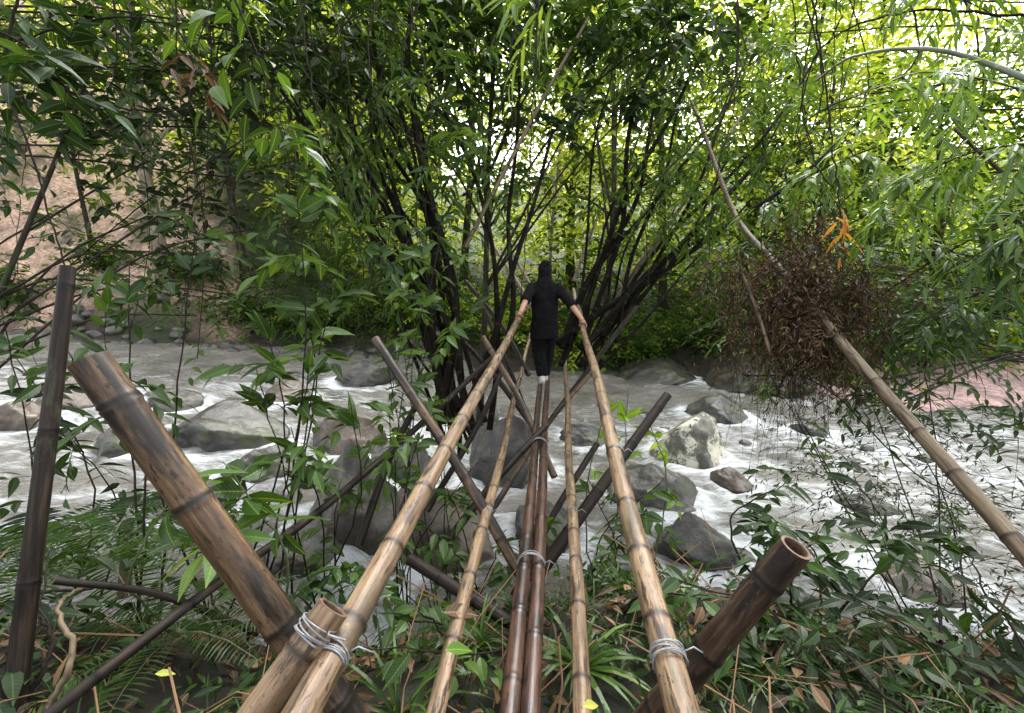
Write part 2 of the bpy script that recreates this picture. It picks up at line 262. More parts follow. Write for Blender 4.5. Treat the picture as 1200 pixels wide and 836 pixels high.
# rocks
ROCKS=[(815,542,82,.62,'rock_pale','pale boulder blotched with white lichen just right of the bridge'),
(775,592,96,.42,'rock','low mossy boulder in front of the pale lichen boulder'),
(866,573,46,.4,'rock_brown','small flat brown stone right of the mossy boulder'),
(408,622,125,.8,'rock_grey','large wet grey slab under the left handrail'),
(342,665,95,.45,'rock_grey','grey wet rock left of and below the large slab'),
(500,650,160,.5,'rock_brown','broad brownish boulder under the bridge poles'),
(240,524,130,.36,'rock','long low black rock in the left rapids'),
(135,532,80,.4,'rock','low dark rock left of the long black rock in the rapids'),
(66,474,90,.42,'rock_brown','brown rock upstream beside the left upright stake'),
(8,500,70,.5,'rock_brown','brown rock at the left border of the photo'),
(190,478,70,.3,'rock_grey','flat rock upstream behind the long black rock'),
(815,655,100,.45,'rock','dark boulder in white water below the brown stone'),
(735,700,80,.35,'rock','low dark rock between the right handrail and the near bank'),
(845,492,70,.35,'rock','low dark rock behind the pale lichen boulder'),
(905,458,140,.24,'rock','flat dark ledge at the foot of the far right bank'),
(765,446,100,.22,'rock','low dark ledge at the far bank right of the walking person'),
(398,526,90,.42,'rock_brown','brown rock beside the small cascade'),
(460,556,80,.5,'rock_grey','pale grey rock below the small cascade'),
(550,505,70,.6,'rock','dark stone on the right edge of the small cascade'),
(1105,700,110,.25,'rock_brown','flat brown rock awash at the lower right'),
(850,722,64,.4,'rock_brown','brown stone near the cut hollow pole'),
(955,510,48,.3,'rock','small dark stone midstream on the right'),
(1020,600,60,.25,'rock','low wet stone in the right rapids'),
(300,562,80,.4,'rock','small rock in the left rapids behind the leafy seedling'),
(690,520,56,.4,'rock','dark stone seen between the deck poles and right handrail'),
(590,560,110,.6,'rock','black rock at the foot of the dark bamboo stems'),
(640,640,90,.5,'rock','dark rock directly beneath the deck poles'),
(215,600,90,.35,'rock_grey','wet grey rock behind the thick leaning bamboo'),
(330,470,60,.35,'rock_brown','brown rock upstream left of the bamboo stems'),
(425,452,70,.35,'rock','dark rock in shade upstream beneath the bamboo clump'),
(1000,455,80,.25,'rock_brown','brown ledge left of the pink gravel bar')]
RP=[]
def rock_bm(bm,r,hr,sd,sub,off=(0,0,0),soft=0.):
    a=bmesh.ops.create_icosphere(bm,subdivisions=sub,radius=1.)['verts']
    rr=random.Random(sd);pl=[(Vector((rr.uniform(-1,1),rr.uniform(-1,1),rr.uniform(-.3,1))).normalized(),rr.uniform(.56,.82)+soft) for _ in range(12)]
    for v in a:
        c=v.co.copy()*1.1
        for n,k in pl:
            e=c.dot(n)-k
            if e>0:c-=n*e*.95
        nn=noise.fractal(c*1.3+Vector((sd*7,0,0)),1,2,5)*.12+noise.fractal(c*5+Vector((sd*3,5,0)),1,2,5)*.05
        c*=1.12+nn;v.co=Vector((c.x*r+off[0],c.y*r*.85+off[1],c.z*r*2*hr*.8+off[2]))
def rock(px,py,w,hr,mat,label,i):
    z=.4
    for _ in range(12):
        p=Gz(px,py,z);z=float(ZW(p[0],p[1]))
    d=np.dot(p-C0,FW);r=w/F*d/2;RP.append((p[0],p[1]+r*.4,r))
    bm=bmesh.new();rr=random.Random(i);rock_bm(bm,r,hr,i+(31 if i==0 else 3),5,soft=.06 if i<2 else 0)
    me=bpy.data.meshes.new('rock');bm.to_mesh(me);bm.free();me.materials.append(M[mat])
    for q_ in me.polygons:q_.use_smooth=True
    o=bpy.data.objects.new('rock',me);COL.objects.link(o);o.location=(p[0],p[1]+r*.4,p[2]+r*hr*.35);o.rotation_euler=(rr.uniform(-.1,.1),rr.uniform(-.15,.15) if i else .3,rr.uniform(-.4,.4))
    tag(o,label,'rock')
for i,r in enumerate(ROCKS):rock(*r,i)
bm=bmesh.new()
for i in range(320):
    if i<140: px_=random.uniform(-80,520);yy=random.uniform(13.4,14.9);xx=(px_-600)/F*yy;r=random.uniform(.08,.36)
    elif i<275: yy=random.uniform(3.6,11);xx=random.uniform(-1.,1.)*yy*1.1;r=random.uniform(.06,.2)
    else: yy=random.uniform(2.4,3.4);xx=random.uniform(-3,4);r=random.uniform(.05,.14)
    zz=max(float(H(xx,yy)),float(ZW(xx,yy))-.04);rock_bm(bm,r,.4,i+60,2,(xx,yy,zz))
    if i>=140:RP.append((xx,yy,r))
me=bpy.data.meshes.new('river_stones');bm.to_mesh(me);bm.free();me.materials.append(M['rock'])
for q_ in me.polygons:q_.use_smooth=True
o=bpy.data.objects.new('river_stones',me);COL.objects.link(o);tag(o,'small stones scattered along the shores and shallows','stones',kind='stuff')
def wz(X,Y):
    z=ZW(X,Y)+.05*fb(X,Y*1.4,2.2)+.03*fb(X+3,Y,5.3)+.014*fb(X,Y+9,11)
    for x,y,r in RP[:31]:
        d=np.hypot(X-x,Y-y)/r;z=z+.05*np.exp(-((d-1.15)/.25)**2)
    return z
xw=np.sign(u)*(np.abs(u)*13+np.abs(u)**3*30);X,Y,Z,q=grid(np.interp(np.linspace(0,1,420),np.linspace(0,1,340),xw),np.concatenate([np.linspace(1.2,9,190),np.linspace(9.06,18,110)]),wz)
foam=-.04+.07*fb(X,Y,.7)
for x,y,r in RP:
    k_=.14 if r>.21 else .07
    d=np.hypot(X-x,(Y-y))/r;foam+=k_*np.exp(-((d-1.1)/.3)**2)
    dx=(X-x)/r;foam+=k_*np.exp(-((Y-y)/r/.7)**2)*ss(dx)*np.exp(-np.clip(dx,0,9)/2.2)
g=np.abs(ZW(X-.05,Y)-ZW(X+.05,Y))/.1;foam+=.4*np.clip(g,0,.6)*(1-ss((Y-10)/3))
foam+=.07*ss((-X-3)/3)*(1-ss((Y-8)/4))+.10*ss((X-1.5)/2)*(1-ss((Y-8)/3))-.05*ss((Y-9)/4)
foam=np.minimum(foam,.24)
mb=MB();mb.add(np.stack([X,Y,Z],-1),q,None,foam.reshape(-1));tag(mb.build('water',watermat()),None,kind='structure')
# ------------------------------------------------------------------ poles
def ext(a,b,k0=0,k1=0):
    a=np.array(a);b=np.array(b);return a+(a-b)*k0,b+(b-a)*k1
def pole_mesh(ctrl,r0,r1,spacing=.32,seg=16,seed=0,wob=.004):
    rr=random.Random(seed);p=curve(ctrl,60)
    L=np.concatenate([[0],np.cumsum(np.linalg.norm(np.diff(p,axis=0),axis=1))]);T=L[-1]
    s=[];rf=[];ti=[];x=rr.uniform(.05,spacing*.7);last=0.
    s.append(0);rf.append(1);ti.append(0)
    while x<T-.03:
        for k in np.linspace(last+.03,x-.03,4)[0 if last>0 else 1:]:
            if k>s[-1]+.008 and k<x-.02:s.append(k);rf.append(1);ti.append(.0)
        for o_,f_,t_ in((-.014,1.0,.1),(-.006,1.07,.75),(0,1.0,1),(.005,1.08,.8),(.016,1.0,.15)):
            if x+o_>s[-1]:s.append(x+o_);rf.append(f_);ti.append(t_)
        last=x;x+=spacing*rr.uniform(.7,1.3)
    for k in np.linspace(s[-1],T,4)[1:]:s.append(k);rf.append(1);ti.append(0)
    s=np.array(s);P=np.stack([np.interp(s,L,p[:,i]) for i in range(3)],1)
    P[:,0]+=wob*np.sin(s*2.1+seed);P[:,2]+=wob*np.sin(s*1.7+seed*2)
    r=(r0+(r1-r0)*s/T)*np.array(rf);mb=MB();tube(mb,P,r,seg,0,np.array(ti),cap=False,vs=seed*3.1)
    return mb,P,r
def pole(ctrl,r0,r1,mat,label,cat='bamboo pole',name='bamboo_pole',spacing=.32,seed=0,wob=.004):
    mb,P,r=pole_mesh(ctrl,r0,r1,spacing,16,seed,wob);o=mb.build(name,M[mat]);tag(o,label,cat)
    for e in(0,1):
        c=MB();a=P[0] if e==0 else P[-1];n=nrm(P[1]-P[0]) if e==0 else nrm(P[-2]-P[-1]);R=r[0] if e==0 else r[-1]
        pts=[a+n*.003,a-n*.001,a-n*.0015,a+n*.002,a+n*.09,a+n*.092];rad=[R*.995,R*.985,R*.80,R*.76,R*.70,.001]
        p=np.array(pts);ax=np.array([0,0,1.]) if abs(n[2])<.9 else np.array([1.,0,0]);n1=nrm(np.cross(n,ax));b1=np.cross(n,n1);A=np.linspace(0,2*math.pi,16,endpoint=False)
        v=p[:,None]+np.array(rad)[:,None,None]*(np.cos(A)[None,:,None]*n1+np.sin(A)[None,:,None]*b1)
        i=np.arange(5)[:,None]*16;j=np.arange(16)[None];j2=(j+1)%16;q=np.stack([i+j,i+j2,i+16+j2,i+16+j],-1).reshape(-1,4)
        c.add(v,q,None,np.repeat([0,0,0,.5,1,1],16));c.build('cut_end',M['cut'],o,smooth=False)  # tint blackens the hollow with depth, shade put into the colour
    return o
LR=ext(W(350,836,.80),W(615,362,5.5),.12,.06);RR=ext(W(800,836,.85),W(672,340,9.0),.05,.02)
pole(LR,.034,.030,'bam_tan','long tan bamboo handrail held by the person\'s left hand',seed=1,spacing=.3,wob=.007)
pole(RR,.034,.030,'bam_tan','long tan bamboo handrail held by the person\'s right hand',seed=2,spacing=.33,wob=.007)
pole(ext(W(513,836,1.28),W(622,390,10.5),.05),.029,.027,'bam_tan','tan deck pole furthest left, beside the dark red pair',seed=3,wob=.007)
pole(ext(W(599,836,1.28),W(633,452,5.3),.06,.08),.031,.029,'bam_red','left one of the two dark red deck poles the person walks on',seed=4)
pole(ext(W(622,836,1.28),W(641,452,5.3),.06,.08),.031,.029,'bam_red','right one of the two dark red deck poles the person walks on',seed=5)
pole(ext(W(681,836,1.26),W(661,392,10.5),.05),.029,.025,'bam_tan','tan deck pole between the dark red pair and the right handrail',seed=6,wob=.007)
pole(ext(W(103,424,.98),W(415,850,1.18)),.040,.047,'bam_thick','thickest burnt brown bamboo leaning from upper left with cut top end',seed=7,spacing=.36)
pole(ext(W(388,712,.93),W(300,836,.84),0,.3),.036,.036,'bam_tan','short stub of tan bamboo wired alongside the left handrail',seed=8)
pole([W(50,842,1.3),W(250,688,1.75),W(420,562,2.9),W(596,402,5.4)],.019,.030,'bam_black','thin blackened pole running diagonally under the left handrail',seed=9)
pole([W(440,398,2.75),W(545,560,2.45),W(655,758,2.2)],.028,.032,'bam_thick','brown trestle pole crossing from upper left beneath the deck',seed=10)
pole([W(783,463,3.0),W(690,590,2.65),W(545,790,2.3)],.030,.045,'bam_black','dark trestle pole crossing from upper right beneath the deck',seed=11)
pole(ext(W(934,640,.98),W(745,862,1.3)),.034,.044,'bam_stub','fat dark bamboo stub with a hollow cut top at lower right',seed=12,spacing=.26)
a_=W(868,262,4.9);b_=W(1225,678,1.75)
pole([W(810,120,6.4),W(838,192,5.6),a_,a_+(b_-a_)*.33,a_+(b_-a_)*.66,b_],.022,.038,'culm_brown','long weathered bamboo slanting down the right side of the view',seed=13,spacing=.4,wob=.008)
pole([W(77,314,1.72),W(48,570,1.6),W(16,860,1.5)],.025,.034,'bam_black','rough dark upright stake at the left edge',cat='stake',name='wooden_stake',seed=14,spacing=.5,wob=.01)
pole([W(566,395,4.6),W(610,470,4.0),W(650,560,3.6)],.03,.03,'bam_thick','short brown cross pole behind the left deck pole',seed=15)
pole([W(560,345,6.2),W(592,420,5.6),W(630,520,5.)],.03,.03,'bam_black','dark trestle pole behind the person\'s left hand',seed=16)
pole([W(872,325,3.5),W(888,365,3.4),W(904,416,3.3)],.011,.013,'culm_brown','thin broken stick hanging in the dark rootlet tangle',cat='stick',name='broken_stick',seed=17)
pole([W(700,520,4.2),W(650,600,3.8),W(600,700,3.3)],.03,.03,'bam_black','dark trestle pole low under the right handrail',seed=18)
pole([W(490,470,3.6),W(455,540,3.4),W(420,640,3.1)],.025,.03,'bam_black','dark support post left of the bridge above the wet slab',seed=19)
pole([W(575,283,10),W(612,340,8.5),W(640,400,8)],.04,.035,'culm_brown','far brown pole leaning in front of the person from the left',seed=20)
pole([W(598,292,11),W(628,345,9.5)],.04,.035,'culm_brown','far brown pole just left of the person\'s head',seed=21)
pole([W(672,330,9),W(700,255,9.5)],.035,.03,'culm_brown','far pole rising from the end of the right handrail',seed=22)
pole([W(690,420,6.5),W(735,330,6.8),W(790,255,7.2),W(880,120,8.2)],.04,.025,'culm_brown','tall pale bamboo leaning right behind the right handrail',seed=23,spacing=.45)
pole([W(545,290,5.),W(610,165,5.2),W(690,20,5.6)],.026,.018,'culm_brown','thin pale bamboo leaning right above the person\'s left',seed=24,spacing=.45)
pole([W(690,400,6),W(770,310,6.5),W(845,270,7)],.04,.03,'culm_dark','dark slanting limb beside the right handrail',seed=25,spacing=.6)
pole([W(60,686,1.7),W(180,700,1.9),W(300,742,2.1)],.014,.016,'bam_black','crooked dark stick lying across the lower left bank',cat='stick',name='stick',seed=26,wob=.02)
pole([W(150,610,2.6),W(145,700,2.5)],.025,.035,'culm_brown','short rotten brown stalk standing in the lower left',cat='stalk',name='rotten_stalk',seed=27)
pole([W(590,430,4.8),W(560,500,4.4),W(500,600,4.)],.028,.03,'bam_black','dark brace slanting down left below the person',seed=28)
pole([W(700,430,5.),W(640,500,4.6),W(575,600,4.)],.026,.03,'bam_thick','brown brace crossing behind the deck poles below the person',seed=29)
pole([W(650,760,1.9),W(600,730,2.),W(480,655,2.3)],.03,.03,'bam_black','dark horizontal cross piece under the deck poles',seed=30)
pole([W(505,365,5.6),W(570,430,5.),W(640,520,4.4)],.03,.032,'bam_black','long dark cross brace running down right from the bamboo clump',seed=31)
pole([W(545,330,7),W(590,385,6.6),W(620,440,6.2)],.035,.035,'bam_black','dark pole crossing the left handrail near the person',seed=32)
pole([W(745,360,6.2),W(700,420,5.8),W(640,500,5.4)],.035,.035,'bam_black','dark pole crossing the right handrail near the person',seed=33)
pole([W(520,640,2.9),W(575,570,3.1),W(640,500,3.5)],.028,.026,'bam_black','dark brace climbing right between the leftmost deck poles',seed=34)
pole([W(1290,140,2.2),W(1190,88,2.5),W(1090,58,2.8),W(1000,66,3.2),W(955,95,3.5)],.019,.008,'culm_green','grey green bamboo culm arching across the top right corner',seed=35,spacing=.4)
# lashings
def on(line,py):
    a,b=line;lo,hi=0.,1.
    for _ in range(50):
        m_=(lo+hi)/2;p=a+(b-a)*m_-C0
        if 418-F*(p@UP)/(p@FW)>py:lo=m_
        else:hi=m_
    return a+(b-a)*lo,nrm(b-a)
def lash(py,line,R,label,n=4,tail=True,sp=.007):
    c,ax=on(line,py);n1=nrm(np.cross(ax,[0,0,1.]));n2=np.cross(n1,ax)
    th=np.linspace(0,2*math.pi*n,n*18);k=th/(2*math.pi)
    rad=(R+.002+.0012*np.sin(th*3.3+k))
    pts=c+ax*((k-n/2)*sp+.003*np.sin(th*1.3))[:,None]+n1*(np.cos(th)*rad)[:,None]+n2*(np.sin(th)*rad)[:,None]
    if tail: e=pts[-1];pts=np.vstack([pts,e+n1*.02+n2*.015,e+n1*.045-n2*.01+ax*.01])
    mb=MB();tube(mb,pts,.0021,6);tag(mb.build('wire_lashing',M['wire']),label,'wire lashing')
DL=ext(W(513,836,1.28),W(622,390,10.5),.05);PL=ext(W(599,836,1.28),W(633,452,5.3));PR=ext(W(622,836,1.28),W(641,452,5.3));DR=ext(W(681,836,1.26),W(661,392,10.5))
SB=(W(300,836,.84),W(388,712,.93));PP=((PL[0]+PR[0])/2,(PL[1]+PR[1])/2)
lash(738,(SB[0],SB[1]),.037,'grey wire wound round the short bamboo stub',5)
lash(770,LR,.036,'grey wire wound round the left handrail beside the stub',4)
lash(770,RR,.036,'grey wire wound round the near end of the right handrail',5)
lash(662,PP,.061,'thick grey wire binding the dark red pair nearest the camera',4)
lash(522,PP,.061,'grey wire binding the dark red pair further along',4)
lash(600,DL,.031,'grey wire round the leftmost deck pole',3)
lash(600,DR,.030,'grey wire round the deck pole next to the right handrail',3)
lash(530,RR,.035,'grey wire round the middle of the right handrail',3)
# ------------------------------------------------------------------ trees
def trunk_part(root,ctrl,r0,r1,mat,limbs,seg=10):
    mb=MB();p=curve(ctrl,20);k=len(p);t=np.linspace(0,1,k)
    p=p+np.stack([.35*r0*np.sin(t*9+ctrl[0][0]),.35*r0*np.cos(t*7),0*t],1)
    tube(mb,p,r0+(r1-r0)*t**.8+.5*r0*np.exp(-t*25),seg)
    for b,r in limbs:
        i=int(np.clip(k*random.uniform(.3,.95),1,k-1));a=p[i];b=np.array(b)
        if b[2]<a[2]: i=max(1,i//2);a=p[i]
        mid=(a+b)/2+np.array([random.uniform(-.2,.2),random.uniform(-.2,.2),.12*np.linalg.norm(b-a)])
        cc=curve([a,mid,b],10);tube(mb,cc,np.linspace(max(r*1.0,.012),.008,len(cc)),6)
    return mb.build('trunk',mat,root)
def tree(label,base,top,r,blobs,ns,ll,lw,mat,bark='bark',M_=7,L=.8,droop=.3,tr=.004,detail=False,tb=.5,name='rainforest_tree',cat='tree',mid=None,lr=.4):
    base=np.array(base);root=empty(name,base,label,cat)
    trunk_part(root,[base-[0,0,.2],(base+top)/2+(mid if mid is not None else rng.normal(0,.15,3)),top],r,r*.35,M[bark],[(b,r*lr) for b,_ in blobs])
    mb=MB()
    for c,R in blobs:
        k=max(3,int(ns*R*R));P=np.asarray(c)+rng.normal(0,.5,(k,3))*[R,R,R*.6]
        sprays(mb,P,rdir(k,.1)+(P-np.asarray(c))*.6/R,L*rng.uniform(.5,1.2,k),M_,ll,lw,droop=droop,tr=tr,detail=detail,tb=tb+rng.normal(0,.13))
    mb.build('crown',[M[mat],M['twig']],root,smooth=False);return root
def far_tree(label,px,y,h,R,mat,r=.16,bark='bark',n=12,ns=14,ll=.36,lean=0,lo=.35,tb=.5):
    x=(px-600)/F*y*1.0;z=float(H(x,y));base=np.array([x,y,z]);top=base+[lean,0,h]
    bl=[]
    for i in range(n):
        f=lo+(1-lo)*(i+.5)/n;a=i*2.4;rr=R*math.sin(math.pi*(.2+.7*(f-lo)/(1-lo)))*random.uniform(.5,1)
        bl.append((base+[lean*f+rr*math.cos(a),rr*math.sin(a),h*f],R*random.uniform(.35,.6)))
    tree(label,base,top,r,bl,ns,ll,ll*.45,mat,bark,7,1.1,droop=.25,tr=.006,tb=tb)
FT=[('tall tree with a pale mottled trunk on the left bank',193,15.3,11,2.6,'leaf_fardark',.26,'bark_pale'),
('slender tree high on the bare brown slope',60,21,13,2.8,'leaf_fardark',.16,'bark_pale'),
('leafy tree at the foot of the brown slope left of centre',292,16.5,12,3.2,'leaf_fardark',.16,'bark'),
('light green tree behind the left bamboo clump',372,19,13,3.6,'leaf_far',.18,'bark'),
('dark trunked tree directly left of the bamboo clump',430,16.,11,3,'leaf_fardark',.13,'bark'),
('tall pale green tree beyond the left end of the bridge',545,20,15,3.8,'leaf_far',.2,'bark'),
('thin straight tree seen above the person\'s head',640,17.5,10,2.2,'leaf_far',.08,'bark_pale'),
('very tall light green tree behind the far bridge end',668,23,18,4.2,'leaf_far',.24,'bark'),
('crooked dark tree right of the far bridge end',712,15.8,12,2.8,'leaf_fardark',.15,'bark'),
('sunlit tree behind the leaning bamboo fan',775,19,15,3.6,'leaf_far',.18,'bark'),
('low spreading tree on the far bank right of the bamboo fan',850,16.4,8.5,2.8,'leaf_fardark',.12,'bark'),
('bushy yellow green tree above the flat dark ledge',930,16.5,9.5,3,'leaf_far',.13,'bark'),
('tall bright tree behind the orange dead leaves',1010,19,13,3.6,'leaf_far',.18,'bark'),
('leafy tree behind the pink gravel bar',1095,15.5,9,3,'leaf_fardark',.14,'bark'),
('bright tree at the right border beyond the gravel bar',1185,18,11,3.4,'leaf_fardark',.16,'bark'),
('small tree halfway up the bare slope at far left',5,19,8,2.4,'leaf_fardark',.12,'bark'),
('thin pale sapling on the slope right of the mottled trunk',245,18,10,2.4,'leaf_far',.08,'bark_pale'),
('tall forest tree on the ridge left of centre',470,24,17,4,'leaf_far',.26,'bark'),
('tall forest tree on the ridge right of centre',865,23,17,4.2,'leaf_far',.24,'bark'),
('tall narrow crowned tree between the bamboo fan and the bushy tree',905,20,14,3,'leaf_far',.16,'bark'),
('slim dark tree standing between the mottled trunk and the stake',120,17.5,10,2.2,'leaf_fardark',.09,'bark')]
for k,a in enumerate(FT): far_tree(a[0],a[1],a[2],a[3],a[4],a[5],a[6],a[7],lean=random.uniform(-1,1),lo=.36 if a[1]<300 else .1,ns=8 if a[1]<300 else 12,tb=.5 if a[5]=='leaf_fardark' else .66)
# distant forest
mb=MB();K=26000
px=rng.uniform(-250,1450,K);py=rng.uniform(-140,400,K);y=rng.uniform(18,34,K);P=np.stack([(px-600)/F*y,y,3.2+y*np.tan(np.arctan((418-py)/F)-PIT)],1)
g=H(P[:,0],P[:,1]);cn=fb(px/90,py/70,1.)
pr=np.where(px<250,.13+.4*(py<80),np.where(px<400,.5,1.))*np.clip(.85+.6*cn,0.25,1)*np.where((px>1000)&(py<100),.4,1)
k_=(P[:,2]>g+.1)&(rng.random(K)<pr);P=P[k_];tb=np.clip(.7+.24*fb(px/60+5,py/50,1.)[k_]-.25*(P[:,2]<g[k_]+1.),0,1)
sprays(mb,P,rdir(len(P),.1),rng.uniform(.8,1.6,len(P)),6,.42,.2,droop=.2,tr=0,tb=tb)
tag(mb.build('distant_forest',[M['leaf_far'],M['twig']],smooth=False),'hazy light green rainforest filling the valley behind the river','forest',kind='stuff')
# undergrowth on the far bank
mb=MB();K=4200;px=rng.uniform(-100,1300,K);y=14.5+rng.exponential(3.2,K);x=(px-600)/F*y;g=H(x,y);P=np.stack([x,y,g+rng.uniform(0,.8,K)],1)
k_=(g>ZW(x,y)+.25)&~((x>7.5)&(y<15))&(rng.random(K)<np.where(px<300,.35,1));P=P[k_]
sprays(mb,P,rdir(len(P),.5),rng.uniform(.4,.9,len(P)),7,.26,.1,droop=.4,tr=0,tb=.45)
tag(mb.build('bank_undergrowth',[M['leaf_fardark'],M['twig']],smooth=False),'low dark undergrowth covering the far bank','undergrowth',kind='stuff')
# far bank bushes
BU=[('dark bush at the far bank left of the bamboo clump',455,15.0,1.3,'leaf_fardark'),('dark bush hanging over the dark ledge right of the person',745,14.8,1.4,'leaf_fardark'),
('low green bush above the far ledge in front of the spreading tree',830,14.8,1.3,'leaf_fardark'),('bright bush at the water edge above the flat ledge',905,14.4,1.5,'leaf_far'),
('bushy bright shrub left of the pink gravel bar',985,13.2,1.5,'leaf_far'),('dark shrub behind the pink gravel bar',1080,14.4,1.4,'leaf_fardark'),('shrub behind the right end of the pink gravel bar',1165,14.4,1.6,'leaf_far'),
('fern like bush at the foot of the mottled trunk',235,15.4,1.1,'leaf_fardark'),('bush on the left far bank below the brown slope',300,15.2,1.3,'leaf_fardark'),('yellow green bush behind the person',600,15.4,1.4,'leaf_far'),
('green bush beyond the far bridge end right of the person',690,15.2,1.3,'leaf_far'),('low bush at the left border of the far bank',20,15.6,1.2,'leaf_fardark'),('small bush beside the far left bank rocks',140,15.8,.8,'leaf_fardark'),('olive bush left of the person across the river',520,15.,1.3,'leaf_far'),('leafy bush on the far left bank right of the fern like bush',370,15.1,1.3,'leaf_fardark')]
def bush(label,px,y,R,mat,ll=.24):
    x=(px-600)/F*y*1.02;b=np.array([x,y,float(H(x,y))]);root=empty('riverside_bush',b,label,'bush')
    mb=MB()
    for i in range(5):
        e=b+[random.uniform(-.6,.6)*R,random.uniform(-.4,.4)*R,R*random.uniform(.7,1.3)];cc=curve([b,(b+e)/2+[0,0,.15],e],8);tube(mb,cc,np.linspace(.03,.01,len(cc)),5)
    mb.build('stem',M['twig'],root);mb=MB();k=int(120*R);P=b+rng.normal(0,.42,(k,3))*[R*1.2,R*.7,R*.7]+[0,0,R*.75]
    sprays(mb,P,rdir(k,.2),rng.uniform(.3,.8,k),7,ll,ll*.4,droop=.45,tr=.005,tb=.5);mb.build('foliage',[M[mat],M['twig']],root,smooth=False)
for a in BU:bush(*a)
# bamboo clumps
def clump(label,culms,fol,ll,mat,base):
    root=empty('bamboo_clump',base,label,'bamboo clump')
    for i,(ct,r) in enumerate(culms):
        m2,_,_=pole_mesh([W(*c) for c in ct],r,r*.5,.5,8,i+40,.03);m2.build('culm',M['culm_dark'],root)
    mb=MB()
    for (a,b,d,R,k) in fol:
        P=W(a,b,d)+rng.normal(0,.5,(k,3))*[R,R*.7,R*.6]
        sprays(mb,P,rdir(k,-.05),rng.uniform(.35,.8,k),8,ll,ll*.2,ang=.55,droop=.5,tr=.003,curl=.3,tb=.45)
    mb.build('foliage',[M[mat],M['twig']],root,smooth=False)
cl=[]
for tx,ty in((385,-20),(430,30),(470,70),(360,-60),(520,130),(440,150),(415,-60),(460,200),(370,20),(345,60),(410,210),(480,-20),(395,110),(250,-10),(300,60),(280,-60),(610,90),(330,150),(650,150)):
    bx=560+random.uniform(-60,25);by=random.uniform(480,550);k1=random.uniform(-16,44);k2=random.uniform(-16,40)
    cl.append((((bx,by,4.9),(bx+(tx-bx)*.3+k1,by+(ty-by)*.3,5.2+random.uniform(-.2,.2)),(bx+(tx-bx)*.65+k2,by+(ty-by)*.64,5.6+random.uniform(-.5,.3)),(tx,ty,6.1)),random.uniform(.018,.06)))
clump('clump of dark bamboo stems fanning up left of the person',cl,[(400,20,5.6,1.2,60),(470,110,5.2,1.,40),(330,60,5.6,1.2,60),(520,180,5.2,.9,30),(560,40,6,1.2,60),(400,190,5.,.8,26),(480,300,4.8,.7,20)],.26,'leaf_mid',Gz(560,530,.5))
cl=[]
for tx,ty in((800,110),(765,130),(850,190),(830,60),(885,230),(790,200),(865,90),(840,150),(745,190),(930,120),(760,240),(900,180),(780,40),(960,60),(990,160),(720,60)):
    bx=668+random.uniform(-25,60);by=random.uniform(390,440);k1=random.uniform(-22,26);k2=random.uniform(-24,24);cl.append((((bx,by,6.4),(bx+(tx-bx)*.33+k1,by+(ty-by)*.35,6.7),(bx+(tx-bx)*.66+k2,by+(ty-by)*.68,7.+random.uniform(-.6,.4)),(tx,ty,7.4)),random.uniform(.02,.06)))
clump('fan of dark bamboo stems leaning right behind the right handrail',cl,[(800,100,7.4,1.4,60),(860,180,7,1.3,50),(730,70,8,1.2,60),(900,80,8,1.4,70),(700,20,8,1.3,60),(800,250,6.4,.9,30),(740,200,6.6,.8,20)],.26,'leaf_mid',Gz(680,430,.6))
# overhanging near canopy
def T3(l): return [(W(a,b,d),R) for a,b,d,R in l]
def gb(x,y): return np.array([x,y,float(H(x,y))])
tree('large leaved dark tree overhanging the upper left corner',gb(-8.5,2.6),W(-160,-60,5.2),.12,T3([(60,20,4.2,.8),(150,90,4.2,.7),(240,30,4.4,.8),(120,170,4.4,.55),(320,90,4.6,.7),(20,120,3.8,.6),(250,150,4.6,.6),(190,-30,4.2,.9),(330,-20,4.6,.9),(290,210,4.8,.4),(400,60,5.,.7),(80,90,4.,.5)]),56,.2,.078,'leaf_dark',L=.55,detail=True,tb=.35,lr=.14)
tree('thin stemmed tree with dark drooping leaves on the left bank',gb(-4.6,2.7),W(130,20,4.4),.035,T3([(180,250,4.4,.55),(120,330,4.2,.4),(250,300,4.6,.55),(60,250,4,.4),(310,350,4.6,.45),(200,180,4.6,.5),(30,330,3.6,.35),(350,260,4.8,.5),(390,180,5,.5),(230,370,4.4,.4)]),60,.15,.055,'leaf_dark',L=.4,detail=True,tb=.45,droop=.6,lr=.3)
tree('dark leaved tree spreading over the top centre',Gz(560,520,.5),W(590,-120,6.5),.07,T3([(420,40,6,.9),(520,50,6,.9),(610,20,6.2,.9),(560,120,6.2,.6),(690,40,6.4,.9),(470,150,6,.6),(640,130,6.4,.6),(740,110,6.4,.6),(800,20,6.4,.8),(700,-20,6,1.),(500,0,6,.9),(860,60,7,.7),(600,210,7,.5),(760,10,6,.8),(560,-20,6,.9)]),60,.22,.09,'leaf_dark',L=.6,detail=True,tb=.4,lr=.35)
tree('tree with broad mid green leaves overhanging the upper right',gb(8.6,2.2),W(1330,-60,5),.12,T3([(1150,60,4.8,.5),(1080,130,5,.6),(1180,200,4.8,.8),(1100,240,5,.7),(1020,110,5.4,.6),(1190,310,4.6,.6),(1060,330,5,.5),(1150,380,4.8,.5),(960,130,5.8,.6),(1000,220,5.6,.6),(920,40,6,.7),(1120,0,5.4,.5)]),44,.16,.045,'leaf_mid',L=.55,detail=True,droop=.5,tb=.5,lr=.12)
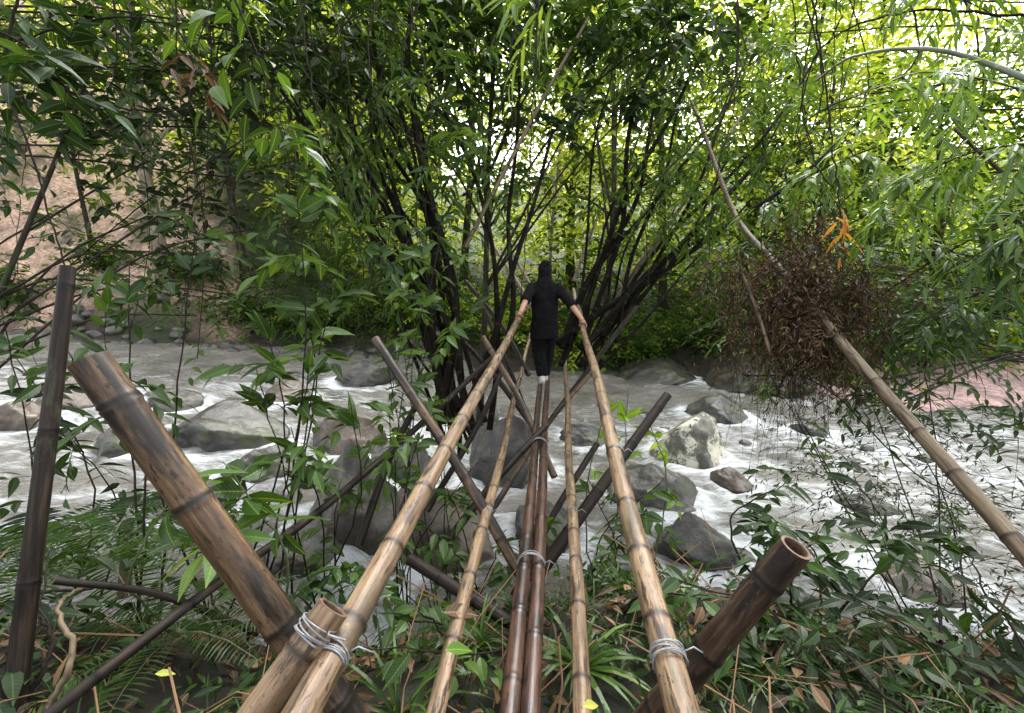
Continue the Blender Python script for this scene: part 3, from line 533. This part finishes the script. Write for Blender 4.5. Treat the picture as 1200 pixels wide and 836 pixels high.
tree('dark leaved tree drooping over the river right of centre',gb(7.4,3.0),W(1120,150,5.2),.05,T3([(900,300,5,.6),(950,350,4.6,.6),(1000,290,4.6,.6),(880,380,5.2,.5),(1040,400,4.4,.5),(1100,340,4.4,.6),(1160,420,4,.5),(1010,450,4.2,.4),(930,420,4.4,.45),(1180,500,3.8,.4),(840,320,5.6,.5),(960,380,3.8,.45),(1020,350,3.8,.5),(1060,470,3.8,.35)]),84,.15,.042,'leaf_dark',L=.4,detail=True,droop=.7,tb=.4,lr=.35)
# bamboo spray upper right and top
def hanging(label,pts,mat,ll,lw,k,L=.45,ang=.5,droop=.7,tb=.6,cat='branch',name='bamboo_branch',M_=9,stem='stem_green',r=.008):
    P=[W(*p) for p in pts];root=empty(name,P[0],label,cat);mb=MB();c=curve(P,16);tube(mb,c,np.linspace(r,.003,len(c)),6);mb.build('stem',M[stem],root)
    mb=MB();ii=rng.integers(len(c)//5,len(c),k);B=c[ii];sprays(mb,B,rdir(k,-.1),L*rng.uniform(.5,1.2,k),M_,ll,lw,ang=ang,droop=droop,tr=.0022,detail=True,curl=.25,tb=tb,jit=.3);mb.build('foliage',[M[mat],M[stem]],root,smooth=False)
hanging('arching bamboo branch with long bright leaves at the upper right',[(1290,140,2.5),(1180,100,2.6),(1080,85,2.8),(1010,110,3.1)],'leaf_bright',.23,.03,16,tb=.35)
hanging('drooping bright bamboo branch at the right border',[(1300,190,2.3),(1200,170,2.5),(1110,190,2.8),(1040,240,3.1)],'leaf_mid',.2,.03,26,tb=.6,stem='twig')
hanging('hanging bamboo twig with narrow leaves at the top centre',[(560,-90,2.4),(600,-30,2.4),(650,0,2.5)],'leaf_mid',.22,.03,8,L=.28,tb=.8)
hanging('narrow leaved bamboo branch over the top right corner',[(1000,-120,3.2),(1080,-30,3.2),(1190,30,3.4)],'leaf_mid',.2,.028,20,tb=.4,stem='twig')
hanging('dark narrow leaved branch drooping at the right edge mid height',[(1300,330,2.6),(1200,330,2.8),(1110,360,3.2),(1050,400,3.4)],'leaf_dark',.18,.03,34,tb=.5,stem='twig')
hanging('dark leafy bamboo spray hanging down the right edge',[(1320,220,2.4),(1210,270,2.6),(1150,300,2.9),(1090,290,3.2)],'leaf_dark',.19,.03,34,tb=.6,stem='twig')
hanging('cluster of orange dried bamboo leaves on the right',[(1000,225,3.4),(985,240,3.4),(975,258,3.4)],'leaf_orange',.24,.028,2,L=.14,M_=6,droop=1.6,stem='twig')
hanging('leafy green branch above the orange dried leaves',[(1060,160,3.8),(960,200,4.),(880,250,4.4)],'leaf_mid',.19,.04,26,L=.4,stem='twig')
hanging('big leaved branch drooping from the top left of centre',[(250,-60,2.6),(300,60,2.7),(335,160,2.8)],'leaf_mid',.24,.09,7,L=.35,ang=.9,M_=5,tb=.3,stem='twig')
hanging('big dark leaves hanging from the top left corner',[(-40,20,2.3),(40,60,2.4),(90,120,2.6)],'leaf_dark',.22,.07,9,L=.35,ang=.9,M_=6,tb=.4,stem='twig')
hanging('dry brown leafy branch hanging high on the left',[(180,-40,3.4),(215,40,3.4),(240,130,3.5)],'leaf_brown',.16,.06,5,L=.25,ang=.9,M_=5,tb=.3,droop=1.,stem='twig')
# dead tangle
root=empty('hanging_root_tangle',W(940,360,3.5),'dense dark tangle of dead rootlets hanging on the slanting bamboo','root tangle')
mb=MB();P=np.concatenate([W(a,b,d)+rng.normal(0,.5,(k,3))*[.36,.25,.26] for a,b,d,k in((935,320,3.5,170),(905,370,3.6,110),(960,390,3.3,150),(1000,340,3.4,110),(880,320,3.8,60),(945,270,3.8,60))])
sprays(mb,P,rdir(len(P),-.5),rng.uniform(.15,.4,len(P)),9,.07,.018,ang=.7,droop=.9,tr=.004,tb=.08,jit=.8,m=0)
P=W(935,420,3.4)+rng.normal(0,.5,(46,3))*[.5,.25,.2];sprays(mb,P,rdir(46,-2.),rng.uniform(.3,.8,46),7,.05,.010,ang=.6,droop=.5,tr=.003,tb=.1,jit=.7)
mb.build('rootlets',[M['leaf_brown'],M['tangle']],root,smooth=False)
root=empty('hanging_root_tangle',W(1090,520,3.2),'sparse dark tangle of fine twigs over the right rapids','root tangle')
mb=MB();P=np.concatenate([W(a,b,d)+rng.normal(0,.5,(50,3))*[.6,.35,.3] for a,b,d in((1080,500,3.2),(1140,600,2.8),(1180,700,2.4),(1000,560,3.2))])
sprays(mb,P,rdir(len(P),-.1),rng.uniform(.2,.6,len(P)),10,.06,.014,ang=.8,droop=.5,tr=.0025,tb=.3,jit=.6);mb.build('twigs',[M['leaf_dark'],M['twig']],root,smooth=False)
# shrubs
def shrub(label,base,tips,mat,ll,lw,tw=4,M_=7,L=.35,name='leafy_sapling',cat='sapling',tb=.5,droop=.5,stem='twig',r=.008,jit=.35,top=.45):
    b0=gb(*base);root=empty(name,b0,label,cat);m1=MB();m2=MB()
    for tp in tips:
        bb=gb(base[0]+random.uniform(-.3,.3),base[1]+random.uniform(-.2,.2))
        e=W(*tp);md=bb+(e-bb)*.5+[random.uniform(-.3,.3),random.uniform(-.2,.2),.1*np.linalg.norm(e-bb)*.5];c=curve([bb-[0,0,.03],md,e],18);c=c+rng.normal(0,.006,c.shape);tube(m1,c,np.linspace(r,.0025,len(c)),6)
        ii=rng.integers(int(len(c)*top),len(c),tw);dd=rdir(tw,.15);sprays(m2,c[ii],dd,L*rng.uniform(.6,1.2,tw),M_,ll,lw,ang=.9,droop=droop,tr=.002,detail=True,curl=.22,tb=tb+random.uniform(-.15,.15),jit=jit)
        sprays(m2,c[-4:-3],nrm(c[-1]-c[-4])[None],np.array([L*.8]),M_,ll*1.05,lw,ang=.9,droop=droop,tr=.002,detail=True,curl=.22,tb=tb,jit=jit)
    m1.build('stem',M[stem],root);m2.build('foliage',[M[mat],M[stem]],root,smooth=False)
shrub('tall sapling with large drooping oval leaves left of centre',(-1.7,2.3),[(345,170,2.7),(300,340,2.6),(330,250,2.9),(400,300,2.9)],'leaf_mid',.21,.08,4,tb=.3,top=.65)
shrub('sapling with pale green oval leaves over the left rapids',(-1.5,2.5),[(370,400,2.7),(300,430,2.7),(410,460,2.8),(340,500,2.6)],'leaf_mid',.18,.07,4,tb=.35,top=.6)
shrub('spreading sapling with long glossy leaves at the left bank',(-2.0,2.2),[(230,250,2.8),(150,300,2.8),(120,390,2.6),(60,380,2.6)],'leaf_dark',.17,.06,4,top=.7)
shrub('low plant with big ribbed leaves beside the thick leaning bamboo',(-1.35,1.9),[(260,540,1.9),(215,560,1.8),(310,550,1.9),(280,600,1.8)],'leaf_mid',.22,.085,2,M_=4,L=.15,tb=.3,stem='stem_green')
shrub('bushy sapling climbing in front of the dark bamboo stems',(-.6,3.0),[(515,290,3.8),(545,330,3.8),(480,340,3.6),(570,300,4),(500,400,3.6)],'leaf_mid',.17,.07,5,tb=.5,r=.006)
shrub('leafy climber wound up the dark stems above the left handrail',(-.8,3.1),[(500,230,4.4),(530,190,4.6),(460,280,4.2),(440,230,4.4)],'leaf_dark',.17,.065,5,tb=.7,r=.006)
shrub('dark leafy shrub under the left handrail',(-.5,2.7),[(520,560,3.),(470,590,2.8),(560,540,3.),(500,480,3.2),(590,620,2.8)],'leaf_dark',.15,.06,4,tb=.7)
shrub('small seedling with pale new leaves right of the right handrail',(.75,2.8),[(735,450,3.),(715,470,2.9),(755,480,3.)],'leaf_bright',.13,.05,2,M_=5,L=.14,tb=.5,stem='stem_green')
shrub('leafy shrub in the gap between deck and right handrail',(.35,2.6),[(690,560,2.9),(640,600,2.8),(750,600,2.9),(780,560,3.1),(720,660,2.5)],'leaf_mid',.14,.055,4,tb=.3)
shrub('tall dark shrub growing beside the hollow cut pole',(1.6,1.9),[(930,560,2.5),(890,600,2.4),(960,620,2.3),(1000,560,2.6),(910,660,2.2)],'leaf_dark',.13,.05,6,tb=.35)
shrub('dense dark shrub at the bottom right of the near bank',(1.7,1.4),[(960,720,1.9),(1000,700,1.9),(1040,650,2.1),(930,780,1.7),(1080,720,1.9)],'leaf_dark',.12,.045,4,tb=.2)
shrub('dark shrub in the lower right corner',(2.3,1.3),[(1130,640,2.2),(1170,720,2.),(1100,790,1.7),(1060,780,1.7)],'leaf_dark',.16,.055,3,tb=.2)
shrub('leafy shrub in the lower left corner',(-1.9,1.4),[(20,700,1.8),(60,640,1.9),(120,760,1.7),(10,800,1.6)],'leaf_dark',.14,.055,3,tb=.4)
shrub('narrow leaved shrub at the left edge above the water',(-3.0,2.3),[(20,420,2.6),(0,350,2.6),(50,480,2.6)],'leaf_dark',.16,.05,5,tb=.4)
shrub('leafy shrub low between the thick bamboo and the handrail',(-.75,1.9),[(330,700,1.9),(400,660,2.),(290,680,1.9),(420,700,1.9)],'leaf_dark',.12,.05,4,tb=.6)
shrub('bright leafed sapling over the middle of the river on the right',(3.6,3.0),[(900,420,4.4),(860,370,4.6),(960,350,4.5),(1000,430,4.3),(1050,300,4.6)],'leaf_mid',.16,.045,6,tb=.5)
shrub('leafy shrub below the small cascade behind the handrail',(-1.2,3.0),[(440,520,3.4),(400,560,3.2),(480,540,3.4)],'leaf_mid',.15,.055,3,tb=.25)
shrub('broad leaved seedling between the left handrail and leftmost deck pole',(-.35,1.8),[(450,720,1.8),(420,760,1.6),(480,700,1.9)],'leaf_mid',.12,.05,3,M_=5,L=.18,tb=.3)
shrub('broad leaved seedling right of the right handrail at the bottom',(.8,1.7),[(830,700,1.8),(860,760,1.6),(790,680,1.9)],'leaf_dark',.13,.055,4,M_=5,L=.2,tb=.5)
# ferns
def fern(label,px,py,d,n,L,mat='leaf_dark',tb=.5,up=.45):
    p=W(px,py,d);p[2]=max(float(H(p[0],p[1])),p[2]-.25);root=empty('fern',p,label,'fern')
    a=np.linspace(0,2*math.pi,n,endpoint=False)+rng.uniform(0,.5,n);D=np.stack([np.cos(a),np.sin(a),np.full(n,up)],1);mb=MB()
    sprays(mb,np.repeat(p[None],n,0),D,L*rng.uniform(.8,1.1,n),46,L*.2,.017*L/.8,ang=1.35,droop=.4,tr=.004,fern=True,tb=tb,curl=.1)
    mb.build('fronds',[M[mat],M['stem_green']],root,smooth=False)
fern('large fern with feathery fronds at the left bank',110,600,2.2,11,.85,tb=.8)
fern('fern spreading behind the upright stake',30,590,2.3,9,.7)
fern('small fern low at the left under the big ribbed leaves',200,680,1.8,8,.5,'leaf_mid',.3)
fern('dark fern at the lower right beside the shrub',1030,830,1.7,8,.55)
# blade plants
def blades(mb,p,n,L,w,m=0,up=1.,tb=.5):
    a=rng.uniform(0,2*math.pi,n);D=nrm(np.stack([np.cos(a),np.sin(a),rng.uniform(.5,2.,n)*up],1));Ls=L*rng.uniform(.6,1.1,n)
    X=nrm(np.cross(D,[0,0,1.]));R=6;t=np.linspace(0,1,R);v=[];uv=[]
    for tt in t:
        c=p+D*(Ls*tt)[:,None]-np.array([0,0,1.])*(.55*Ls*tt**2.2)[:,None];ww=w*(1-tt**2.5)*.5+.0005
        v+= [c-X*ww,c+X*ww];uv+=[[-1,tt,0],[1,tt,0]]
    v=np.stack(v,1);i=np.arange(n)[:,None]*2*R;q=np.concatenate([i+[[r*2,r*2+1,r*2+3,r*2+2]] for r in range(R-1)])
    mb.add(v,q,None,np.repeat(np.clip(tb+rng.normal(0,.2,n),0,1),2*R),np.tile(np.array(uv,float),(n,1)),m)
for lb,x,y,n,L,w in(('arching strap leaved plant at the bottom left of the deck poles',-.42,1.35,26,.5,.014),('strap leaved plant below the right handrail',.28,1.55,34,.45,.018),('grass like tuft between the dark red poles and the left handrail',-.15,1.7,30,.4,.011),('strap leaved tuft under the dark trestle pole',.05,2.1,24,.4,.014),('grassy tuft in front of the hollow cut pole',.75,1.5,26,.4,.011),('grassy tuft between the thick bamboo and the short stub',-.75,1.35,26,.4,.011)):
    p=gb(x,y);root=empty('strap_leaved_plant',p,lb,'plant');mb=MB();blades(mb,p,n,L,w,tb=.45);mb.build('blades',M['leaf_mid'],root,smooth=False)
# ground cover
mb=MB();K=3000;x=rng.uniform(-4.5,4.5,K);y=rng.uniform(.5,3.3,K);P=np.stack([x,y,H(x,y)],1)
kk=(P[:,2]>ZW(x,y)+.03)&(fb(x,y,2.3)+rng.normal(0,.25,K)>-.1);P=P[kk];ls=rng.random(len(P))
for lo_,hi_,l_,w_,m_ in((0,.4,.06,.024,0),(.4,.7,.09,.03,2),(.7,1,.05,.03,2)):
    p=P[(ls>=lo_)&(ls<hi_)];sprays(mb,p,rdir(len(p),.9),rng.uniform(.1,.32,len(p)),6,l_,w_,droop=.3,tr=.002,detail=True,tb=.3 if m_==0 else .4,m=m_)
for p in P[::4]:blades(mb,p,9,random.uniform(.15,.4),.005,0,tb=.3)
tag(mb.build('undergrowth',[M['leaf_mid'],M['twig'],M['leaf_dark']],smooth=False),'low green undergrowth covering the near bank','undergrowth',kind='stuff')
mb=MB();K=5000;x=rng.uniform(-4.5,4.5,K);y=rng.uniform(.4,3.3,K);P=np.stack([x,y,H(x,y)+.015+rng.uniform(0,.06,K)],1);P=P[P[:,2]>ZW(P[:,0],P[:,1])+.03]
D=rng.normal(0,1,(len(P),3));D[:,2]*=.3;leaves(mb,P,D,np.array([0,0,1.])+rng.normal(0,.6,(len(P),3)),rng.uniform(.04,.13,len(P)),rng.uniform(.015,.045,len(P)),True,.25,rng.random(len(P))**1.5)
for _ in range(420):
    a=gb(random.uniform(-3.4,3.4),random.uniform(.6,3.))+[0,0,.03];d=rng.normal(0,.28,3)*[1,1,.6];d[2]=abs(d[2]);tube(mb,[a,a+d*.5+rng.normal(0,.02,3)+[0,0,.03],a+d],random.uniform(.0015,.004),5,0,random.random()*.4,True)
tag(mb.build('leaf_litter',M['leaf_brown'],smooth=False),'brown fallen leaves and dead twigs littering the near bank','leaf litter',kind='stuff')
for lb,px,py,d,mt,L in(('single bright green leaf lying beside the leftmost deck pole',522,762,1.3,'leaf_bright',.10),('pale yellow leaf at the bottom edge on the deck pole',684,828,1.15,'leaf_yellow',.06),('curled rusty brown leaf under the leftmost deck pole',520,718,1.6,'leaf_brown',.16),('yellowing leaf in the lower left corner',182,790,1.5,'leaf_yellow',.06)):
    mb=MB();leaves(mb,W(px,py,d)[None],np.array([[.8,.4,-.25]]),np.array([[.1,-.3,1.]]),L,L*.42,True,.25,.35,0,.35);tag(mb.build('fallen_leaf',M[mt],smooth=False),lb,'leaf')
# vines
def vine(name,lb,cat,pts,r,mat='twig',group=None,n=.004):
    mb=MB();c=curve([W(*p) for p in pts],36);c=c+rng.normal(0,n,c.shape);tube(mb,c,np.linspace(r,r*.5,len(c)),7);tag(mb.build(name,M[mat]),lb,cat,group)
for i,(lb,pts,r) in enumerate([('dark vine drooping from the upper left corner to the stake',[(30,-30,3),(5,80,3),(40,190,3),(78,318,2.9)],.010),('thin vine hanging straight down through the left foliage',[(205,-40,4),(212,120,4),(240,260,4),(232,420,3.8)],.007),
('long looping vine across the upper left',[(-20,60,3.5),(150,20,3.6),(330,60,3.8),(480,-20,4)],.008),('slender vine curving down to the pale leaved sapling',[(250,-20,3.6),(225,140,3.6),(330,230,3.5),(390,300,3.4)],.006),
('dark vine trailing beside the bamboo clump',[(610,-20,5),(590,110,5),(560,220,5),(575,300,5)],.009),('thin arching vine in the upper right',[(1210,20,3),(1060,15,3.4),(960,60,4),(930,170,4.4)],.010),
('dark branch sloping down at the right edge',[(1210,250,3),(1120,290,3.2),(1030,350,3.6),(960,420,3.8)],.010),('crooked vine climbing from the lower left corner',[(10,850,1.5),(60,760,1.6),(40,700,1.7),(110,690,1.8)],.010),
('pale twisted root at the lower left',[(50,840,1.45),(85,770,1.5),(70,710,1.6),(95,690,1.7)],.012),('vine slanting over the river on the right',[(870,440,4),(960,450,3.8),(1080,560,3.4),(1210,600,3)],.008),
('thin dark branch high on the left',[(-10,45,3.2),(90,110,3.4),(200,130,3.8),(330,100,4.2)],.010),
('fine vine hanging in front of the mottled trunk',[(130,-20,4.5),(160,140,4.5),(175,280,4.4),(150,400,4.2)],.006),('slanting thin branch crossing the upper left foliage',[(420,10,4.6),(300,150,4.4),(180,230,4.2),(60,330,4)],.009),
('fine vine looping at the top right of centre',[(780,-20,6),(830,90,6),(900,60,6),(980,-20,5.6)],.010),('dark hanging vine right of the bamboo fan',[(960,-20,5),(940,120,5),(965,240,4.8),(940,330,4.6)],.009)]):
    vine('vine' if 'branch' not in lb and 'root' not in lb else ('twisted_root' if 'root' in lb else 'bare_branch'),lb,'vine' if 'vine' in lb else ('root' if 'root' in lb else 'branch'),pts,r,'culm_brown' if 'pale tw' in lb else 'twig')
for i in range(20):
    x0=random.uniform(40,520);x1=x0+random.uniform(-60,90);y1=random.uniform(220,430);d=random.uniform(3,5)
    vine('hanging_vine','fine dark vine hanging among the leaves of the upper left canopy','vine',[(x0,-40,d),(x0+random.uniform(-40,40),y1*.33,d),(x1-random.uniform(-30,30),y1*.66,d),(x1,y1,d)],random.uniform(.005,.008),'twig','fine vines hanging in the upper left canopy',.008)
for i in range(16):
    x0=random.uniform(620,1150);x1=x0+random.uniform(-120,60);y1=random.uniform(200,420);d=random.uniform(3.6,6)
    vine('hanging_vine','fine dark vine hanging among the leaves right of centre','vine',[(x0,-40,d),(x0+random.uniform(-60,60),y1*.33,d),(x1-random.uniform(-40,40),y1*.66,d),(x1,y1,d)],random.uniform(.006,.010),'twig','fine vines hanging right of centre',.008)
# ------------------------------------------------------------------ person
foot=W(637,456,5.3)+np.array([0,0,.032])
root=empty('person',foot,'person in black clothes and headscarf walking away along the bamboo bridge','person')
def fuse(mb,name,mat,vox,par,disp=0,sc=.12):
    o=mb.build(name,mat,par);r=o.modifiers.new('r','REMESH');r.mode='VOXEL';r.voxel_size=vox;r.use_smooth_shade=True
    s=o.modifiers.new('s','SMOOTH');s.iterations=4;s.factor=.5
    if disp:
        tx=bpy.data.textures.new('folds','CLOUDS');tx.noise_scale=sc;d=o.modifiers.new('d','DISPLACE');d.texture=tx;d.strength=disp;d.texture_coords='LOCAL'
    return o
def rings(mb,R):
    p=np.array([r[:3] for r in R],float)+foot;A=np.linspace(0,2*math.pi,20,endpoint=False);rx=np.array([r[3] for r in R]);ry=np.array([r[4] for r in R])
    v=p[:,None]+np.stack([rx[:,None]*np.cos(A),ry[:,None]*np.sin(A),np.zeros((len(R),20))],-1);k=len(R)
    i=np.arange(k-1)[:,None]*20;j=np.arange(20)[None];j2=(j+1)%20;q=np.stack([i+j,i+j2,i+20+j2,i+20+j],-1).reshape(-1,4);j=np.arange(20)
    t=np.vstack([np.stack([np.full(20,k*20),(j+1)%20,j],1),np.stack([np.full(20,k*20+1),(k-1)*20+j,(k-1)*20+(j+1)%20],1)])
    mb.add(np.vstack([v.reshape(-1,3),p[0],p[-1]]),q,t)
def ell(mb,c,rx,ry,rz):
    n=9;rings(mb,[(c[0],c[1],c[2]+rz*math.cos(math.pi*(1-k/(n-1)))*1.0,max(.001,rx*math.sin(math.pi*k/(n-1))),max(.001,ry*math.sin(math.pi*k/(n-1)))) for k in range(n)])
def lim(mb,pts,rad): 
    c=curve(np.array(pts)+foot,18);tube(mb,c,np.interp(np.linspace(0,1,len(c)),np.linspace(0,1,len(rad)),rad),12)
hl,al=on(LR,373);hr,ar=on(RR,382);hl=hl-foot;hr=hr-foot
sh={-1:np.array([-.155,.0,1.23]),1:np.array([.155,.0,1.23])};hd={-1:hl,1:hr};el={}
for s in(-1,1):
    wv=hd[s]+[-s*.01,-.05,.065];m_=(sh[s]+wv)/2;d=np.linalg.norm(wv-sh[s]);off=math.sqrt(max(.0,.23**2-(d/2)**2)) if d<.46 else 0
    el[s]=(m_+np.array([s*.15,-.75,-.45])*off*.7,wv)
b=MB();rings(b,[(0,0,.74,.12,.085),(0,0,.84,.14,.1),(0,0,1.,.11,.08),(0,0,1.15,.135,.09),(0,0,1.23,.145,.075),(0,0,1.27,.07,.05)])
lim(b,[(0,0,1.22),(0,.01,1.36)],[.052,.045]);ell(b,(0,.012,1.415),.074,.092,.108);ell(b,(0,.105,1.405),.012,.02,.022);ell(b,(0,.095,1.36),.022,.012,.008)
for s in(-1,1):
    ell(b,(s*.076,.0,1.41),.012,.02,.03);e,wv=el[s]
    lim(b,[sh[s],e],[.045,.038]);lim(b,[e,wv],[.037,.026])
    R=.033;ax=al if s<0 else ar;n1=nrm(np.cross(ax,[0,0,1.]))*(1 if s>0 else -1);n2=nrm(np.cross(ax,n1));n2=n2 if n2[2]>0 else -n2
    pc=hd[s]+n2*(R+.014)
    lim(b,[wv,pc-ax*.03,pc+ax*.03],[.024,.024,.026]);lim(b,[wv,pc-ax*.02+n1*.015,pc+ax*.03+n1*.02],[.02,.02,.014])
    for f in range(4):
        o_=ax*(.042-.021*f);rr=R+.009;lf=[1.,1.12,1.05,.85][f]
        lim(b,[hd[s]+o_+n1*rr*math.sin(t*lf)+n2*rr*math.cos(t*lf) for t in(.3,.9,1.5,2.1,2.6)],[.010,.0095,.009,.0085,.007])
    lim(b,[hd[s]-ax*.03-n1*.01+n2*(R+.012),hd[s]-ax*.0-n1*(R*.8)+n2*R*.7,hd[s]+ax*.02-n1*(R+.01)],[.012,.0105,.009])
LG=[((-.07,0,.80),(-.06,.05,.44),(-.02,-.03,.14),(-.02,.06,.03),(-.02,.14,.03)),((.07,0,.80),(.06,.14,.45),(.03,.20,.11),(.03,.28,.035),(.03,.38,.03))]
for l in LG: lim(b,l[:3],[.075,.05,.034]);lim(b,l[2:],[.032,.03,.022])
fuse(b,'body',M['skin'],.0075,root)
b=MB();rings(b,[(0,-.005,.60,.175,.13),(0,0,.72,.17,.125),(0,0,.9,.155,.115),(0,0,1.08,.165,.115),(0,0,1.2,.185,.105),(0,0,1.255,.165,.085),(0,0,1.30,.08,.065)])
for s in(-1,1):e,wv=el[s];lim(b,[sh[s]+[-s*.02,0,0],e,e+(wv-e)*.2],[.07,.064,.06])
fuse(b,'shirt',M['cloth'],.011,root,.03,.1)
b=MB();rings(b,[(0,0,.62,.14,.11),(0,0,.74,.145,.11),(0,0,.86,.13,.1),(0,0,.9,.11,.09)])
for l in LG: lim(b,l[:3],[.105,.09,.065])
fuse(b,'trousers',M['cloth'],.011,root,.03,.09)
b=MB();ell(b,(0,-.012,1.415),.086,.096,.12);rings(b,[(0,-.015,1.2,.12,.09),(0,-.012,1.26,.115,.088),(0,-.01,1.32,.085,.082),(0,-.01,1.4,.078,.08)]);ell(b,(.0,-.05,1.49),.055,.055,.04)
fuse(b,'headscarf',M['scarf'],.01,root,.02,.07)
for l in LG:
    b=MB();lim(b,[l[2],np.array(l[2])+[0,-.01,-.05],l[3],l[4]],[.036,.042,.04,.032]);fuse(b,'shoe',M['shoe'],.007,root)
for s in(-1,1):
    b=MB();ell(b,(s*.03,.092,1.42),.011,.008,.011);b.build('eye',M['shoe'],root)
# ------------------------------------------------------------------ light, world, camera
w=bpy.data.worlds.new('World');S.world=w;w.use_nodes=True;ns=w.node_tree.nodes;ln=w.node_tree.links;ns.clear()
sk=ns.new('ShaderNodeTexSky');sk.sky_type='NISHITA';sk.sun_disc=False;sk.sun_elevation=math.radians(55);sk.sun_rotation=math.radians(25);sk.dust_density=4;sk.air_density=1.2
hs=ns.new('ShaderNodeHueSaturation');hs.inputs['Saturation'].default_value=.12;hs.inputs['Value'].default_value=4.8;bg=ns.new('ShaderNodeBackground');bg.inputs[1].default_value=.15
o=ns.new('ShaderNodeOutputWorld');ln.new(sk.outputs[0],hs.inputs['Color']);ln.new(hs.outputs[0],bg.inputs[0]);ln.new(bg.outputs[0],o.inputs[0])
sl=bpy.data.lights.new('Sun','SUN');sl.energy=2.2;sl.angle=math.radians(12);sl.color=(1,.97,.9);so=bpy.data.objects.new('Sun',sl);COL.objects.link(so)
az=math.radians(25);e=math.radians(55);dv=Vector((math.sin(az)*math.cos(e),math.cos(az)*math.cos(e),math.sin(e)));so.rotation_euler=dv.to_track_quat('Z','Y').to_euler()
cm=bpy.data.cameras.new('Camera');cm.sensor_width=36;cm.lens=F/1200*36;cm.clip_end=500;cm.clip_start=.02;co=bpy.data.objects.new('Camera',cm);COL.objects.link(co);co.location=C0;co.rotation_euler=(math.radians(90)-PIT,0,0);S.camera=co
